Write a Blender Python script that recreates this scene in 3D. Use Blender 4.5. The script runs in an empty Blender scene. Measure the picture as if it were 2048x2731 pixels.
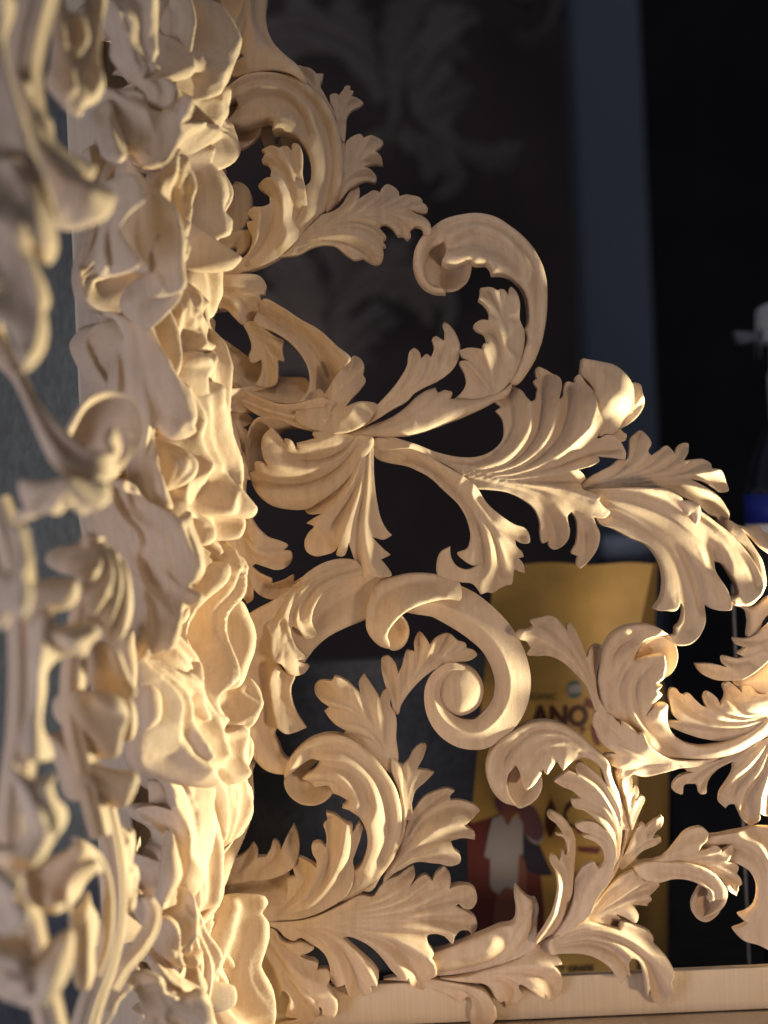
import bpy, math, random
import numpy as np
from mathutils import Vector
from mathutils.geometry import delaunay_2d_cdt

random.seed(7); rng = np.random.default_rng(7)
scene = bpy.context.scene
R_ = math.radians

# ------------------------------------------------------------------ camera
S = 0.00028            # metres per photo pixel at the plane of the carved panel
D = 1.06               # camera distance from that plane
ROLL = R_(2.5)
CR, SR = math.cos(ROLL), math.sin(ROLL)
cam_d = bpy.data.cameras.new('camera'); cam = bpy.data.objects.new('camera', cam_d)
scene.collection.objects.link(cam); scene.camera = cam
cam.location = (0, -D, 0); cam.rotation_euler = (math.pi/2, ROLL, 0)
cam_d.sensor_fit = 'VERTICAL'; cam_d.sensor_height = 36; cam_d.lens = 36*D/(2731*S)
cam_d.clip_start = 0.02; cam_d.clip_end = 60
cam_d.dof.use_dof = True; cam_d.dof.focus_distance = D-0.012; cam_d.dof.aperture_fstop = 2.8

# ------------------------------------------------------------------ light
world = bpy.data.worlds.new('World'); scene.world = world; world.use_nodes = True
bg = world.node_tree.nodes['Background']; bg.inputs[0].default_value = (.62,.66,.80,1); bg.inputs[1].default_value = .16

def area(name, loc, target, sx, sy, power, col):
    l = bpy.data.lights.new(name, 'AREA'); l.shape = 'RECTANGLE'; l.size = sx; l.size_y = sy
    l.energy = power; l.color = col
    o = bpy.data.objects.new(name, l); scene.collection.objects.link(o)
    o.location = loc
    o.rotation_euler = (Vector(target)-Vector(loc)).to_track_quat('-Z', 'Y').to_euler()
    return o
def spot(name, loc, target, half, power, col, radius, blend):
    l = bpy.data.lights.new(name, 'SPOT'); l.energy = power; l.color = col; l.spot_size = R_(2*half); l.spot_blend = blend
    l.shadow_soft_size = radius
    o = bpy.data.objects.new(name, l); scene.collection.objects.link(o); o.location = loc
    o.rotation_euler = (Vector(target)-Vector(loc)).to_track_quat('-Z', 'Y').to_euler()
spot('work_lamp', (.47,-.026,-.29), (-.20,-.32,.08), 46, 45, (1,.96,.68), .025, .1)
spot('warm_fill', (.72,-.80,-.40), (.13,0,-.17), 22, 16, (1,.76,.55), .08, .7)  # added warm fill, standing in for light bounced off the side panel
spot('top_fill', (.12,-.45,.72), (.08,0,.02), 32, 2.8, (1,.86,.82), .06, .8)  # added fill that brightens the upper panel, not a known lamp
area('cool_fill', (-.95,-1.0,-.45), (-.2,-.1,-.05), .5, .7, 7.5, (.78,.79,1.0))  # cool fill added low at the left, its source unseen

scene.view_settings.view_transform = 'Standard'; scene.view_settings.look = 'None'
scene.view_settings.exposure = 0; scene.view_settings.gamma = 1
scene.view_settings.use_curve_mapping = False
scene.cycles.max_bounces = 6

# ------------------------------------------------------------------ materials
def new_mat(name):
    m = bpy.data.materials.new(name); m.use_nodes = True
    nt = m.node_tree; b = nt.nodes['Principled BSDF']
    return m, nt, b
def node(nt, t, **kw):
    n = nt.nodes.new(t)
    for k, v in kw.items(): setattr(n, k, v)
    return n
def wood_mat(name, c0, c1, c2, scale=(190,190,7), bump=.6, rough=.8, warp=.06):
    m, nt, b = new_mat(name); L = nt.links.new
    tc = node(nt, 'ShaderNodeTexCoord'); mp = node(nt, 'ShaderNodeMapping')
    mp.inputs['Scale'].default_value = scale
    L(tc.outputs['Object'], mp.inputs[0])
    n1 = node(nt, 'ShaderNodeTexNoise'); n1.inputs['Scale'].default_value = 1; n1.inputs['Detail'].default_value = 5
    n1.inputs['Roughness'].default_value = .65
    L(mp.outputs[0], n1.inputs['Vector'])
    n2 = node(nt, 'ShaderNodeTexNoise'); n2.inputs['Scale'].default_value = 9; n2.inputs['Detail'].default_value = 3
    L(tc.outputs['Object'], n2.inputs['Vector'])
    mix = node(nt, 'ShaderNodeMix'); mix.data_type = 'FLOAT'; mix.inputs[0].default_value = .45
    L(n1.outputs[0], mix.inputs[2]); L(n2.outputs[0], mix.inputs[3])
    cr = node(nt, 'ShaderNodeValToRGB')
    e = cr.color_ramp.elements; e[0].position = .34; e[0].color = (*c0,1); e[1].position = .66; e[1].color = (*c2,1)
    k = e.new(.5); k.color = (*c1,1)
    L(mix.outputs[0], cr.inputs[0])
    oi = node(nt, 'ShaderNodeObjectInfo'); mr = node(nt, 'ShaderNodeMapRange'); mr.inputs['To Min'].default_value = .90; mr.inputs['To Max'].default_value = 1.06
    L(oi.outputs['Random'], mr.inputs['Value'])
    vm = node(nt, 'ShaderNodeVectorMath', operation='SCALE'); L(cr.outputs[0], vm.inputs[0]); L(mr.outputs[0], vm.inputs['Scale'])
    L(vm.outputs[0], b.inputs['Base Color'])
    n3 = node(nt, 'ShaderNodeTexNoise'); n3.inputs['Scale'].default_value = 1400; n3.inputs['Detail'].default_value = 2
    L(tc.outputs['Object'], n3.inputs['Vector'])
    n4 = node(nt, 'ShaderNodeTexNoise'); n4.inputs['Scale'].default_value = 110; n4.inputs['Detail'].default_value = 2
    L(tc.outputs['Object'], n4.inputs['Vector'])
    b1 = node(nt, 'ShaderNodeBump'); b1.inputs['Strength'].default_value = bump; b1.inputs['Distance'].default_value = .00035
    L(n3.outputs[0], b1.inputs['Height'])
    b2 = node(nt, 'ShaderNodeBump'); b2.inputs['Strength'].default_value = .45; b2.inputs['Distance'].default_value = .0012
    L(n4.outputs[0], b2.inputs['Height']); L(b1.outputs[0], b2.inputs['Normal'])
    L(b2.outputs[0], b.inputs['Normal'])
    b.inputs['Roughness'].default_value = rough
    b.inputs['Specular IOR Level'].default_value = .16
    return m
def plain(name, col, rough=.6, noise=0, nscale=30, bump=0, bscale=200, spec=.4, stretch=(1,1,1)):
    m, nt, b = new_mat(name); L = nt.links.new
    tc = node(nt, 'ShaderNodeTexCoord'); mp = node(nt, 'ShaderNodeMapping'); mp.inputs['Scale'].default_value = stretch
    L(tc.outputs['Object'], mp.inputs[0])
    n = node(nt, 'ShaderNodeTexNoise'); n.inputs['Scale'].default_value = nscale; n.inputs['Detail'].default_value = 4
    L(mp.outputs[0], n.inputs['Vector'])
    cr = node(nt, 'ShaderNodeValToRGB'); e = cr.color_ramp.elements
    e[0].position = .3; e[1].position = .7
    e[0].color = (*[c*(1-noise) for c in col],1); e[1].color = (*[min(1,c*(1+noise)) for c in col],1)
    L(n.outputs[0], cr.inputs[0]); L(cr.outputs[0], b.inputs['Base Color'])
    if bump:
        n2 = node(nt, 'ShaderNodeTexNoise'); n2.inputs['Scale'].default_value = bscale; n2.inputs['Detail'].default_value = 3
        L(mp.outputs[0], n2.inputs['Vector'])
        bp = node(nt, 'ShaderNodeBump'); bp.inputs['Strength'].default_value = bump; bp.inputs['Distance'].default_value = .002
        L(n2.outputs[0], bp.inputs['Height']); L(bp.outputs[0], b.inputs['Normal'])
    b.inputs['Roughness'].default_value = rough; b.inputs['Specular IOR Level'].default_value = spec
    return m
M_WOOD = wood_mat('limewood', (.53,.375,.245), (.625,.465,.315), (.69,.53,.375), bump=1.0)
M_RAIL = wood_mat('rail_pine', (.60,.46,.31), (.68,.54,.38), (.73,.60,.44), scale=(260,260,5), bump=.3)
M_DIMMED = wood_mat('dimmed_wood', (.17,.14,.12), (.20,.165,.14), (.23,.19,.16))  # wood colour darkened so the far carving looks dimly lit

# ------------------------------------------------------------------ helpers
CROP = dict(A=(500,0,.42194), B=(1000,500,.42194), C=(500,700,.42194), D=(1100,950,.42194), E=(500,1400,.42194),
            F=(1200,1500,.42194), G=(600,2031,.42194), H=(1200,2031,.42194), I=(1548,1100,.30139), J=(1548,1600,.31646),
            K=(1648,2131,.24111), M=(1748,1300,.22607), N=(600,2400,.24111), O=(700,0,.60277), P=(0,0,1.),
            a=(0,0,.42194), b=(0,650,.42194), c=(0,1300,.42194), d=(0,2000,.44063))

def parse(s):
    pts, tags = [], []
    for tok in s.split():
        t = ''
        if tok[-1] in 'ntTs': t = tok[-1]; tok = tok[:-1]
        x, y = tok.split(','); pts.append((float(x), float(y))); tags.append(t)
    return np.array(pts), tags
def to_px(p, crop):
    ox, oy, k = CROP[crop]
    return np.asarray(p, float)*k + np.array([ox, oy])
def ray_xz(px):
    px = np.atleast_2d(px); u = (px[:,0]-1024)*S; v = (1365.5-px[:,1])*S
    return np.stack([u*CR+v*SR, -u*SR+v*CR], 1)
def at(X, Y, depth=0.):
    """point of the place seen at photo pixel X,Y, 'depth' metres in front of (+) or behind (-) the panel plane"""
    w = ray_xz([(X, Y)])[0]*(D-depth)/D
    return Vector((w[0], -depth, w[1]))

class Plane:
    """a plane of carving: origin, yaw theta; local coords in photo-pixel units (x right, y up), z towards the viewer"""
    def __init__(s, origin, theta):
        s.o = np.array(origin); c, n = math.cos(theta), math.sin(theta)
        s.e1 = np.array([c, n, 0]); s.e2 = np.array([0,0,1.]); s.n = np.array([n, -c, 0])
    def local(s, px):
        w = ray_xz(px); r = np.stack([w[:,0], np.full(len(w), D), w[:,1]], 1); c = np.array([0,-D,0])
        t = ((s.o-c)@s.n)/(r@s.n)
        p = c+r*t[:,None]-s.o
        return np.stack([p@s.e1, p@s.e2], 1)/S
    def world(s, xy, z):
        return s.o + (xy[:,:1]*s.e1 + xy[:,1:2]*s.e2 + z[:,None]*s.n)*S

def catmull(P, closed, step, sharp):
    """smooth curve through P, with corners where sharp[i]"""
    n = len(P); out = []
    rngi = range(n if closed else n-1)
    for i in rngi:
        p1, p2 = P[i], P[(i+1) % n]
        p0 = P[i-1] if (closed or i > 0) else p1
        p3 = P[(i+2) % n] if (closed or i+2 < n) else p2
        d = np.linalg.norm(p2-p1)
        def tan(a, b, c):
            da, dc = np.linalg.norm(b-a)+1e-6, np.linalg.norm(c-b)+1e-6
            return ((b-a)/da*dc + (c-b)/dc*da)/(da+dc)
        m1 = (p2-p1)/(d+1e-6) if sharp[i] else tan(p0, p1, p2)
        m2 = (p2-p1)/(d+1e-6) if sharp[(i+1) % n] else tan(p1, p2, p3)
        k = max(1, int(round(d/step)))
        t = (np.arange(k)/k)[:,None]
        h = (2*t**3-3*t**2+1)*p1 + (t**3-2*t**2+t)*m1*d + (-2*t**3+3*t**2)*p2 + (t**3-t**2)*m2*d
        out.append(h)
    if not closed: out.append(P[-1:])
    return np.concatenate(out)

def dist_lines(P, lines):
    """least distance of points P to a list of polylines"""
    best = np.full(len(P), 1e9)
    for L in lines:
        A, B = L[:-1], L[1:]
        for a, b in zip(A, B):
            ab = b-a; q = ab@ab+1e-9
            t = np.clip(((P-a)@ab)/q, 0, 1)
            dx = P[:,0]-a[0]-t*ab[0]; dy = P[:,1]-a[1]-t*ab[1]
            np.minimum(best, dx*dx+dy*dy, out=best)
    return np.sqrt(best)
def inside(P, poly):
    r = np.zeros(len(P), bool); x, y = P[:,0], P[:,1]
    Q = np.roll(poly, -1, 0)
    for (x1,y1),(x2,y2) in zip(poly, Q):
        if y1 == y2: continue
        c = ((y1 > y) != (y2 > y)) & (x < (x2-x1)*(y-y1)/(y2-y1)+x1)
        r ^= c
    return r
def tps(C, Z):
    """smooth height through control points"""
    n = len(C)
    if n == 1: return lambda P: np.full(len(P), Z[0])
    sc = 200.
    def U(r2): return np.where(r2 > 1e-12, .5*r2*np.log(np.maximum(r2,1e-12)), 0)
    c = C/sc
    K = U(((c[:,None]-c[None])**2).sum(2)) + np.eye(n)*.02
    if n == 2:
        d = C[1]-C[0]; q = d@d
        return lambda P: Z[0]+(Z[1]-Z[0])*np.clip(((P-C[0])@d)/q, -.3, 1.3)
    Pm = np.concatenate([np.ones((n,1)), c], 1)
    A = np.block([[K, Pm],[Pm.T, np.zeros((3,3))]]) + np.eye(n+3)*1e-9
    w = np.linalg.solve(A, np.concatenate([Z, np.zeros(3)]))
    lo, hi = Z.min()-12, Z.max()+12
    def f(P):
        p = P/sc
        k = U(((p[:,None]-c[None])**2).sum(2))
        return np.clip(k@w[:n] + w[n] + p@w[n+1:], lo, hi)
    return f

def link(o, parent=None):
    scene.collection.objects.link(o)
    if parent is not None:
        o.parent = parent; o.matrix_parent_inverse = parent.matrix_world.inverted()
    return o
def mesh_obj(name, V, F, mat, parent=None, smooth=True, sharp=None):
    me = bpy.data.meshes.new(name); me.from_pydata([tuple(v) for v in V], [], F); me.update()
    if smooth: me.polygons.foreach_set('use_smooth', np.ones(len(me.polygons), bool))
    if sharp is not None:
        at_ = me.attributes.new('sharp_edge', 'BOOLEAN', 'EDGE')
        ev = np.empty(len(me.edges)*2, int); me.edges.foreach_get('vertices', ev); ev = ev.reshape(-1,2)
        at_.data.foreach_set('value', (sharp[ev[:,0]] & sharp[ev[:,1]]))
    me.materials.append(mat)
    o = bpy.data.objects.new(name, me)
    return link(o, parent)
def thing(name, label, cat, loc, group=None):
    e = bpy.data.objects.new(name, None); e.empty_display_size = .05; e.location = loc
    scene.collection.objects.link(e)
    e['label'] = label; e['category'] = cat
    if group: e['group'] = group
    bpy.context.view_layer.update()
    return e
def tag(o, label, cat, group=None):
    o['label'] = label; o['category'] = cat
    if group: o['group'] = group
    return o

CUR = None
def piece(name, crop, outline, spine=None, z=0, R=(), V=(), dome=0, dw=45, thick=26, kf=.17, th=0., d=0.,
          step=4.4, tipz=-5, rim=2.6, mat=None, parent=None, auto=True, noise=1.0, cap=70, zs=1., vcut=True, scal=0, flutes=0):
    parent = parent or CUR; mat = mat or M_WOOD
    P, tags = parse(outline); Ppx = to_px(P, crop)
    zc = None
    if isinstance(z, str):
        a = np.array([[float(q) for q in t.split(',')] for t in z.split()]); a[:,2] *= zs
        zc = (to_px(a[:,:2], crop), a[:,2]); zm = float(a[:,2].mean())
    else: zm = float(z)
    cen = Ppx.mean(0)
    o = at(cen[0], cen[1], d); th = R_(th)
    nrm = Vector((math.sin(th), -math.cos(th), 0))
    # put the plane at the piece's mean height
    if th == 0: o = at(cen[0], cen[1], d+zm*S)
    pl = Plane(o, th)
    Q = pl.local(Ppx)
    sharp = [t in ('n','T','s') for t in tags]
    B = catmull(Q, True, step, sharp)
    # drop doubled points
    keep = np.linalg.norm(B-np.roll(B,1,0),axis=1) > .3; B = B[keep]
    tg_ = np.roll(B,-1,0)-np.roll(B,1,0); tg_ /= np.linalg.norm(tg_,axis=1)[:,None]+1e-9
    nr_ = np.stack([tg_[:,1], -tg_[:,0]], 1)
    area2 = (B[:,0]*np.roll(B[:,1],-1)-np.roll(B[:,0],-1)*B[:,1]).sum()
    if area2 < 0: nr_ = -nr_
    if scal:
        ln_ = np.cumsum(np.linalg.norm(B-np.roll(B,1,0),axis=1)); lam = ln_[-1]/max(3, round(ln_[-1]/rng.uniform(58,82)))
        ph_ = rng.uniform(0, lam); msk = .5+.5*np.sin(ln_/ln_[-1]*6.283*2+ph_)
        B = B + nr_*((np.abs(np.sin(np.pi*(ln_+ph_)/lam))**.6-1)*scal*msk)[:,None]
    ring_ = B-nr_*2.4
    lo, hi = B.min(0), B.max(0)
    gx = np.arange(lo[0], hi[0], step); gy = np.arange(lo[1], hi[1], step*.866)
    X, Y = np.meshgrid(gx, gy); X[1::2] += step/2
    G = np.stack([X.ravel(), Y.ravel()], 1) + rng.uniform(-.12,.12,(X.size,2))*step
    G = G[inside(G, B)]
    Bl = [np.concatenate([B, B[:1]])]
    dB = dist_lines(G, Bl)
    ok = dB > step*.45+2.4; G = G[ok]
    ring_ = ring_[inside(ring_, B)]; ring_ = ring_[dist_lines(ring_, Bl) > 1.9]; G = np.concatenate([G, ring_])
    allp = np.concatenate([B, G])
    nb = len(B)
    ve, ed, fa, ov, oe, of = delaunay_2d_cdt([Vector(p) for p in allp], [(i,(i+1)%nb) for i in range(nb)], [], 1, 1e-4)
    W = np.array([(v.x, v.y) for v in ve])
    fa = [tuple(f) for f in fa]
    dW = dist_lines(W, Bl)
    # ---- height
    f = tps(pl.local(zc[0]), zc[1]-zm) if zc is not None else (lambda p: np.zeros(len(p)))
    base = f(W)
    h = base.copy()
    if dome: 
        q = np.clip(dW/dw, 0, 1); h += dome*(np.sqrt(np.clip(1-(1-q)**2, 0, 1)) - .5)
    Rl = [catmull(pl.local(to_px(parse(r)[0], crop)), False, 10, [False]*99) for r in R]
    Vl = [catmull(pl.local(to_px(parse(r)[0], crop)), False, 10, [False]*99) for r in V]
    if flutes:
        ys = np.linspace(B[:,1].min(), B[:,1].max(), 26)[2:-2]; Lx, Rx = [], []
        for y in ys:
            a_, b_ = B, np.roll(B,-1,0); m_ = (a_[:,1] > y) != (b_[:,1] > y)
            xs_ = a_[m_,0]+(y-a_[m_,1])/(b_[m_,1]-a_[m_,1])*(b_[m_,0]-a_[m_,0]); Lx.append(xs_.min()); Rx.append(xs_.max())
        Lx, Rx = [np.convolve(np.pad(np.array(q),2,'edge'), np.ones(5)/5, 'valid') for q in (Lx, Rx)]
        up = rng.uniform(-.35,.35)
        for k in range(2*flutes-1):
            f_ = (k+1)/(2*flutes)+rng.uniform(-.04,.04); tt_ = np.linspace(-1,1,len(ys))
            ff = .5+(f_-.5)*(1-up*tt_) + .05*np.sin(tt_*3+k)
            ln2 = np.stack([Lx+(Rx-Lx)*ff, ys], 1)
            (Rl if k % 2 == 0 else Vl).append(ln2)
    if spine:
        sp = catmull(pl.local(to_px(parse(spine)[0], crop)), False, 6, [False]*99)
        acc = np.concatenate([[0], np.cumsum(np.linalg.norm(np.diff(sp,axis=0),axis=1))]); tot = acc[-1]
        def on(s): s = np.clip(s, 0, tot); return np.array([np.interp(s, acc, sp[:,0]), np.interp(s, acc, sp[:,1])])
        t = np.linspace(0,1,12)[:,None]
        for q, tg in zip(Q, tags):
            if tg not in ('n','t','T'): continue
            i = np.argmin(((sp-q)**2).sum(1)); s = acc[i]; dd = np.linalg.norm(sp[i]-q)
            c1 = on(s-.55*dd-6); c0 = on(s-2.2*dd-30)
            ln = (1-t)**2*q + 2*(1-t)*t*c1 + t*t*c0
            if auto: (Rl if tg == 'n' else Vl).append(ln)
            if tg != 'n' and tipz:
                h += tipz*random.uniform(-.5,1.5)*np.exp(-((W-q)**2).sum(1)/38**2)
    if Rl and Vl:
        a, b = dist_lines(W, Rl), dist_lines(W, Vl)
        tt = a/(a+b+1e-6)
        prof = .35*np.cos(np.pi*tt) + .65*((1-2*tt**1.7) if vcut else (2*(1-tt)**2-1))
        amp = kf*np.minimum(a+b, cap)*np.exp(-(np.minimum(a,b)/90)**2)
        h += amp*prof
    # hand-cut unevenness
    if noise:
        for k in range(3):
            fx, fy = rng.uniform(-1,1,2)*.05*(1+k); ph = rng.uniform(0,6.28)
            h += noise*.55/(1+k*.5)*np.sin(W[:,0]*fx+W[:,1]*fy+ph)
    bnd = dW < 1e-3
    h[bnd] -= rim
    top = pl.world(W, h)
    back = np.minimum(h, base) - thick
    bot = pl.world(W, back)
    n = len(W)
    cnt = {}
    for t3 in fa:
        m = len(t3)
        for i in range(m):
            e = (t3[i], t3[(i+1)%m]); cnt[e] = 1
    walls = [(a, b) for (a, b) in cnt if (b, a) not in cnt]
    F = list(fa) + [tuple(v+n for v in reversed(t3)) for t3 in fa] + [(b, a, a+n, b+n) for a, b in walls]
    sh = np.zeros(2*n, bool)
    for a, b in walls: sh[[a,b,a+n,b+n]] = True
    # only rim edges (not cross edges of the mesh) are sharp: walls use their own flags
    me = bpy.data.meshes.new(name)
    me.from_pydata(np.concatenate([top, bot]).tolist(), [], F); me.update()
    me.polygons.foreach_set('use_smooth', np.ones(len(me.polygons), bool))
    ev = np.empty(len(me.edges)*2, int); me.edges.foreach_get('vertices', ev); ev = np.sort(ev.reshape(-1,2), 1)
    ws = {tuple(sorted(w)) for w in walls}; ws |= {(a+n, b+n) for a, b in ws}
    at_ = me.attributes.new('sharp_edge', 'BOOLEAN', 'EDGE')
    at_.data.foreach_set('value', np.array([tuple(e) in ws for e in ev.tolist()]))
    me.materials.append(mat)
    return link(bpy.data.objects.new(name, me), parent)

def band(name, crop, pts, prof, nv=13, thick=30, d=0., th=0., mat=None, parent=None, step=5., edge=0):
    """a moulded strap swept along a curve: pts 'x,y,halfwidth,z ...'; prof(v) height over v in -1..1 as a share of the half width"""
    parent = parent or CUR; mat = mat or M_WOOD
    a = np.array([[float(q) for q in t.split(',')] for t in pts.split()])
    k = CROP[crop][2]
    px = to_px(a[:,:2], crop); cen = px.mean(0); zm = a[:,3].mean()
    o = at(cen[0], cen[1], d+(zm*S if th == 0 else 0)); pl = Plane(o, R_(th))
    Q = pl.local(px)
    sc = (D-d)/D
    C = np.concatenate([Q, a[:,2:3]*k*sc, (a[:,3:4]-zm)], 1)
    c = catmull(C, False, step, [False]*len(C))
    t = np.gradient(c[:,:2], axis=0); t /= np.linalg.norm(t,axis=1)[:,None]+1e-9
    nn = np.stack([-t[:,1], t[:,0]], 1)
    vs = np.linspace(-1,1,nv)
    m = len(c); Vt = []; Vb = []
    for v in vs:
        xy = c[:,:2]+nn*(c[:,2:3]*v); z = c[:,3]+prof(v)*c[:,2]
        Vt.append(pl.world(xy, z)); Vb.append(pl.world(c[:,:2]+nn*(c[:,2:3]*v*.93), np.minimum(c[:,3], z)-thick))
    Vt = np.stack(Vt); Vb = np.stack(Vb)
    Vv = np.concatenate([Vt.reshape(-1,3), Vb.reshape(-1,3)])
    N = nv*m; F = []
    for i in range(nv-1):
        for j in range(m-1):
            q = (i*m+j, i*m+j+1, (i+1)*m+j+1, (i+1)*m+j); F.append(q); F.append(tuple(x+N for x in reversed(q)))
    for j in range(m-1):
        F.append((j+1, j, j+N, j+1+N)); e = (nv-1)*m; F.append((e+j, e+j+1, e+j+1+N, e+j+N))
    for i in range(nv-1):
        F.append((i*m, (i+1)*m, (i+1)*m+N, i*m+N)); e = m-1; F.append(((i+1)*m+e, i*m+e, i*m+e+N, (i+1)*m+e+N))
    # side rims sharp
    ob = mesh_obj(name, Vv, F, mat, parent)
    me = ob.data
    ev = np.empty(len(me.edges)*2, int); me.edges.foreach_get('vertices', ev); ev = ev.reshape(-1,2)
    row = (ev % N)//m; lay = ev//N
    col = (ev % N) % m
    shp = (lay[:,0]==lay[:,1]) & (((row[:,0]==row[:,1]) & ((row[:,0]==0)|(row[:,0]==nv-1))) | ((col[:,0]==col[:,1]) & ((col[:,0]==0)|(col[:,0]==m-1))))
    me.attributes.new('sharp_edge','BOOLEAN','EDGE').data.foreach_set('value', shp)
    return ob
def box(name, lo, hi, mat, parent=None, bev=.0015):
    import bmesh
    bm = bmesh.new(); bmesh.ops.create_cube(bm, size=1)
    for v in bm.verts:
        v.co = Vector([lo[i]+(v.co[i]+.5)*(hi[i]-lo[i]) for i in range(3)])
    if bev: bmesh.ops.bevel(bm, geom=list(bm.edges), offset=bev, segments=2, affect='EDGES', profile=.5)
    me = bpy.data.meshes.new(name); bm.to_mesh(me); bm.free(); me.materials.append(mat)
    return link(bpy.data.objects.new(name, me), parent)
def lathe(name, prof, center, mat, parent=None, n=40, axis='Z'):
    V, F = [], []
    for r, h in prof:
        for i in range(n):
            a = 2*math.pi*i/n; V.append((center[0]+r*math.cos(a), center[1]+r*math.sin(a), center[2]+h))
    m = len(prof)
    for j in range(m-1):
        for i in range(n):
            F.append((j*n+i, j*n+(i+1)%n, (j+1)*n+(i+1)%n, (j+1)*n+i))
    F.append(tuple(reversed(range(n)))); F.append(tuple(range((m-1)*n, m*n)))
    return mesh_obj(name, V, F, mat, parent)
# ================================================================== the right-hand openwork panel
PANEL = CUR = thing('carved_scroll_panel', 'pale limewood openwork panel of acanthus leaves and scrolls standing on a plain rail', 'carving', at(1300,2650,0))
def L(name, crop, outline, **k):
    k['kf'] = k.get('kf', .17)*2.3
    if k.get('R') and k.get('V') and len(k['V']) > 2: k['auto'] = False
    return piece(name, crop, outline, **k)
rimprof = lambda v: .35*(1-v*v)
# ---- upper scroll (crop A)
L('leaf','A',"215,-40 222,60 285,130 290,158n 250,160 208,185t 225,210 262,225 300,245n 275,255 262,290t 300,320 345,335 352,358n 300,375 268,425t 278,462 350,472 450,460 560,460 660,490 760,560 700,440 640,385 560,290 505,180 490,90 500,-40",
  spine="360,-60 400,120 470,280 640,430 740,530", z="360,0,20 280,200,8 300,420,2 640,430,26 500,100,0", R=["330,-40 390,140 460,270 640,440"], V=["420,-40 440,120 520,260"], tipz=-8)
S_A = L('scroll','A',"950,1240 985,1100 985,980 960,830 900,690 800,570 690,495 560,458 460,455 350,480 250,550 190,620 160,720 158,800s 185,745 215,700 260,650 305,632n 315,650 290,700 245,770 238,800T 330,806 400,797 460,780n 530,775 552,790n 540,842T 600,845 680,870 740,940 778,1040 783,1100 770,1160 745,1178s 735,1250 700,1350 650,1440 720,1490 800,1400 880,1320",
  z="950,900,20 880,1000,34 800,1300,24 700,1450,20 800,700,40 600,520,30 400,520,34 220,620,26 170,760,12 450,680,44 300,760,36 640,760,40", dome=14, dw=30,
  R=["300,600 430,545 560,545 660,590 740,690 800,820 830,960 840,1120 800,1300", "170,700 240,570 350,492 470,466 600,475 720,530 830,620 920,750 968,900 975,1060 945,1220","560,800 640,790 700,860"],
  V=["300,560 430,510 580,510 700,570 790,680 860,830 890,980 890,1120 850,1280","320,690 450,620 580,620 690,700 760,850"], thick=50, kf=.2)
L('curl_hollow','A',"320,625 255,650 205,700 165,760 158,830 200,912 270,950 350,946 420,900 460,835 462,770 400,760 300,740", z="180,760,20 200,880,10 280,935,14 400,900,16 300,830,-30 380,780,-20", parent=S_A, thick=20, rim=4)
L('leaf','A',"745,1185 728,1100 732,1030 725,960 700,920 672,910t 658,965n 635,935 600,930t 585,945n 530,928 466,945T 500,972n 468,1015t 500,1030 530,1080 528,1130n 480,1135 440,1160t 470,1190 510,1225 522,1290n 505,1300 470,1310 400,1303 370,1330T 395,1365 418,1390n 368,1390t 380,1440 402,1490 395,1550 350,1610 280,1640 150,1650 150,1720 400,1695 560,1625 700,1500 780,1400 760,1300",
  spine="260,1690 480,1600 620,1460 690,1270 690,1080 620,950", z="690,930,66 480,950,52 450,1160,40 380,1340,30 600,1300,56 730,1300,40 400,1620,20 720,1440,22 700,1100,60", thick=34, kf=.24)
L('stem','A',"630,395s 700,440 790,530 870,610 930,700 975,820 1002,960 1000,1080 975,1190 930,1290 880,1345s 870,1320 925,1230 960,1120 972,1000 965,880 930,760 870,665 790,570 700,490", z=26, dome=14, dw=16, thick=40)
L('leaf','A',"668,400T 695,380t 730,400 770,420 815,465n 857,455T 850,500 840,540 865,600 890,660 830,610 760,530 700,465", spine="880,650 800,540 700,410", z="700,400,-20 850,470,-6 850,600,14", thick=20)
L('leaf','A',"905,655 906,590 925,578t 960,602n 982,560 1003,520 1027,517t 1022,545 1048,572 1030,612n 1070,612 1110,630t 1090,662 1040,697 1012,740 1002,830 990,910 955,860 940,770 925,700", spine="985,790 970,690 1010,560", z="1020,530,-4 1090,640,4 960,700,20", thick=20, kf=.25)
L('leaf','A',"1003,905 1040,865 1100,840t 1110,866n 1165,850 1237,872t 1225,905 1185,950n 1225,980 1236,1016T 1170,1020 1110,1055n 1160,1065 1196,1108t 1188,1132 1130,1130 1085,1150 1030,1190 970,1265 920,1310 955,1180 985,1050 998,960",
  spine="940,1270 985,1130 1060,1010 1180,910", z="1220,890,0 1220,1010,-6 1180,1110,-4 1000,1100,26 950,1250,26 1080,870,6", kf=.26)
L('leaf','A',"360,1680 560,1630 720,1605 780,1572 870,1553 930,1560 1000,1612 1060,1643 1110,1630n 1190,1658t 1216,1655 1240,1600 1232,1560n 1255,1550t 1233,1522n 1256,1496t 1210,1440n 1240,1420 1290,1440 1330,1490n 1365,1490 1392,1508t 1410,1500 1405,1460n 1440,1438 1480,1450 1500,1500 1540,1500s 1530,1430 1490,1370 1430,1332 1380,1316n 1440,1330 1480,1340 1518,1330t 1520,1308 1490,1272n 1485,1240t 1400,1215 1340,1232n 1330,1180t 1270,1150 1225,1190 1215,1215n 1180,1190t 1130,1225 1085,1272n 1088,1200 1075,1138T 1040,1175 1010,1232 960,1312 905,1347 860,1362 790,1425 700,1505 560,1590",
  spine="430,1655 700,1540 900,1430 1150,1350 1380,1340 1510,1450", z="450,1650,14 800,1480,34 1150,1350,40 1480,1400,30 1270,1170,-8 1470,1290,-14 1200,1640,4 1240,1500,10 1390,1490,8 1075,1150,4", R=["560,1610 800,1530 950,1510 1100,1530 1200,1600","700,1520 950,1420 1200,1360 1400,1370 1510,1450"], V=["560,1570 800,1470 1000,1400 1200,1380 1380,1420","700,1580 900,1540 1050,1590 1150,1640"], kf=.24, cap=80)
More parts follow.
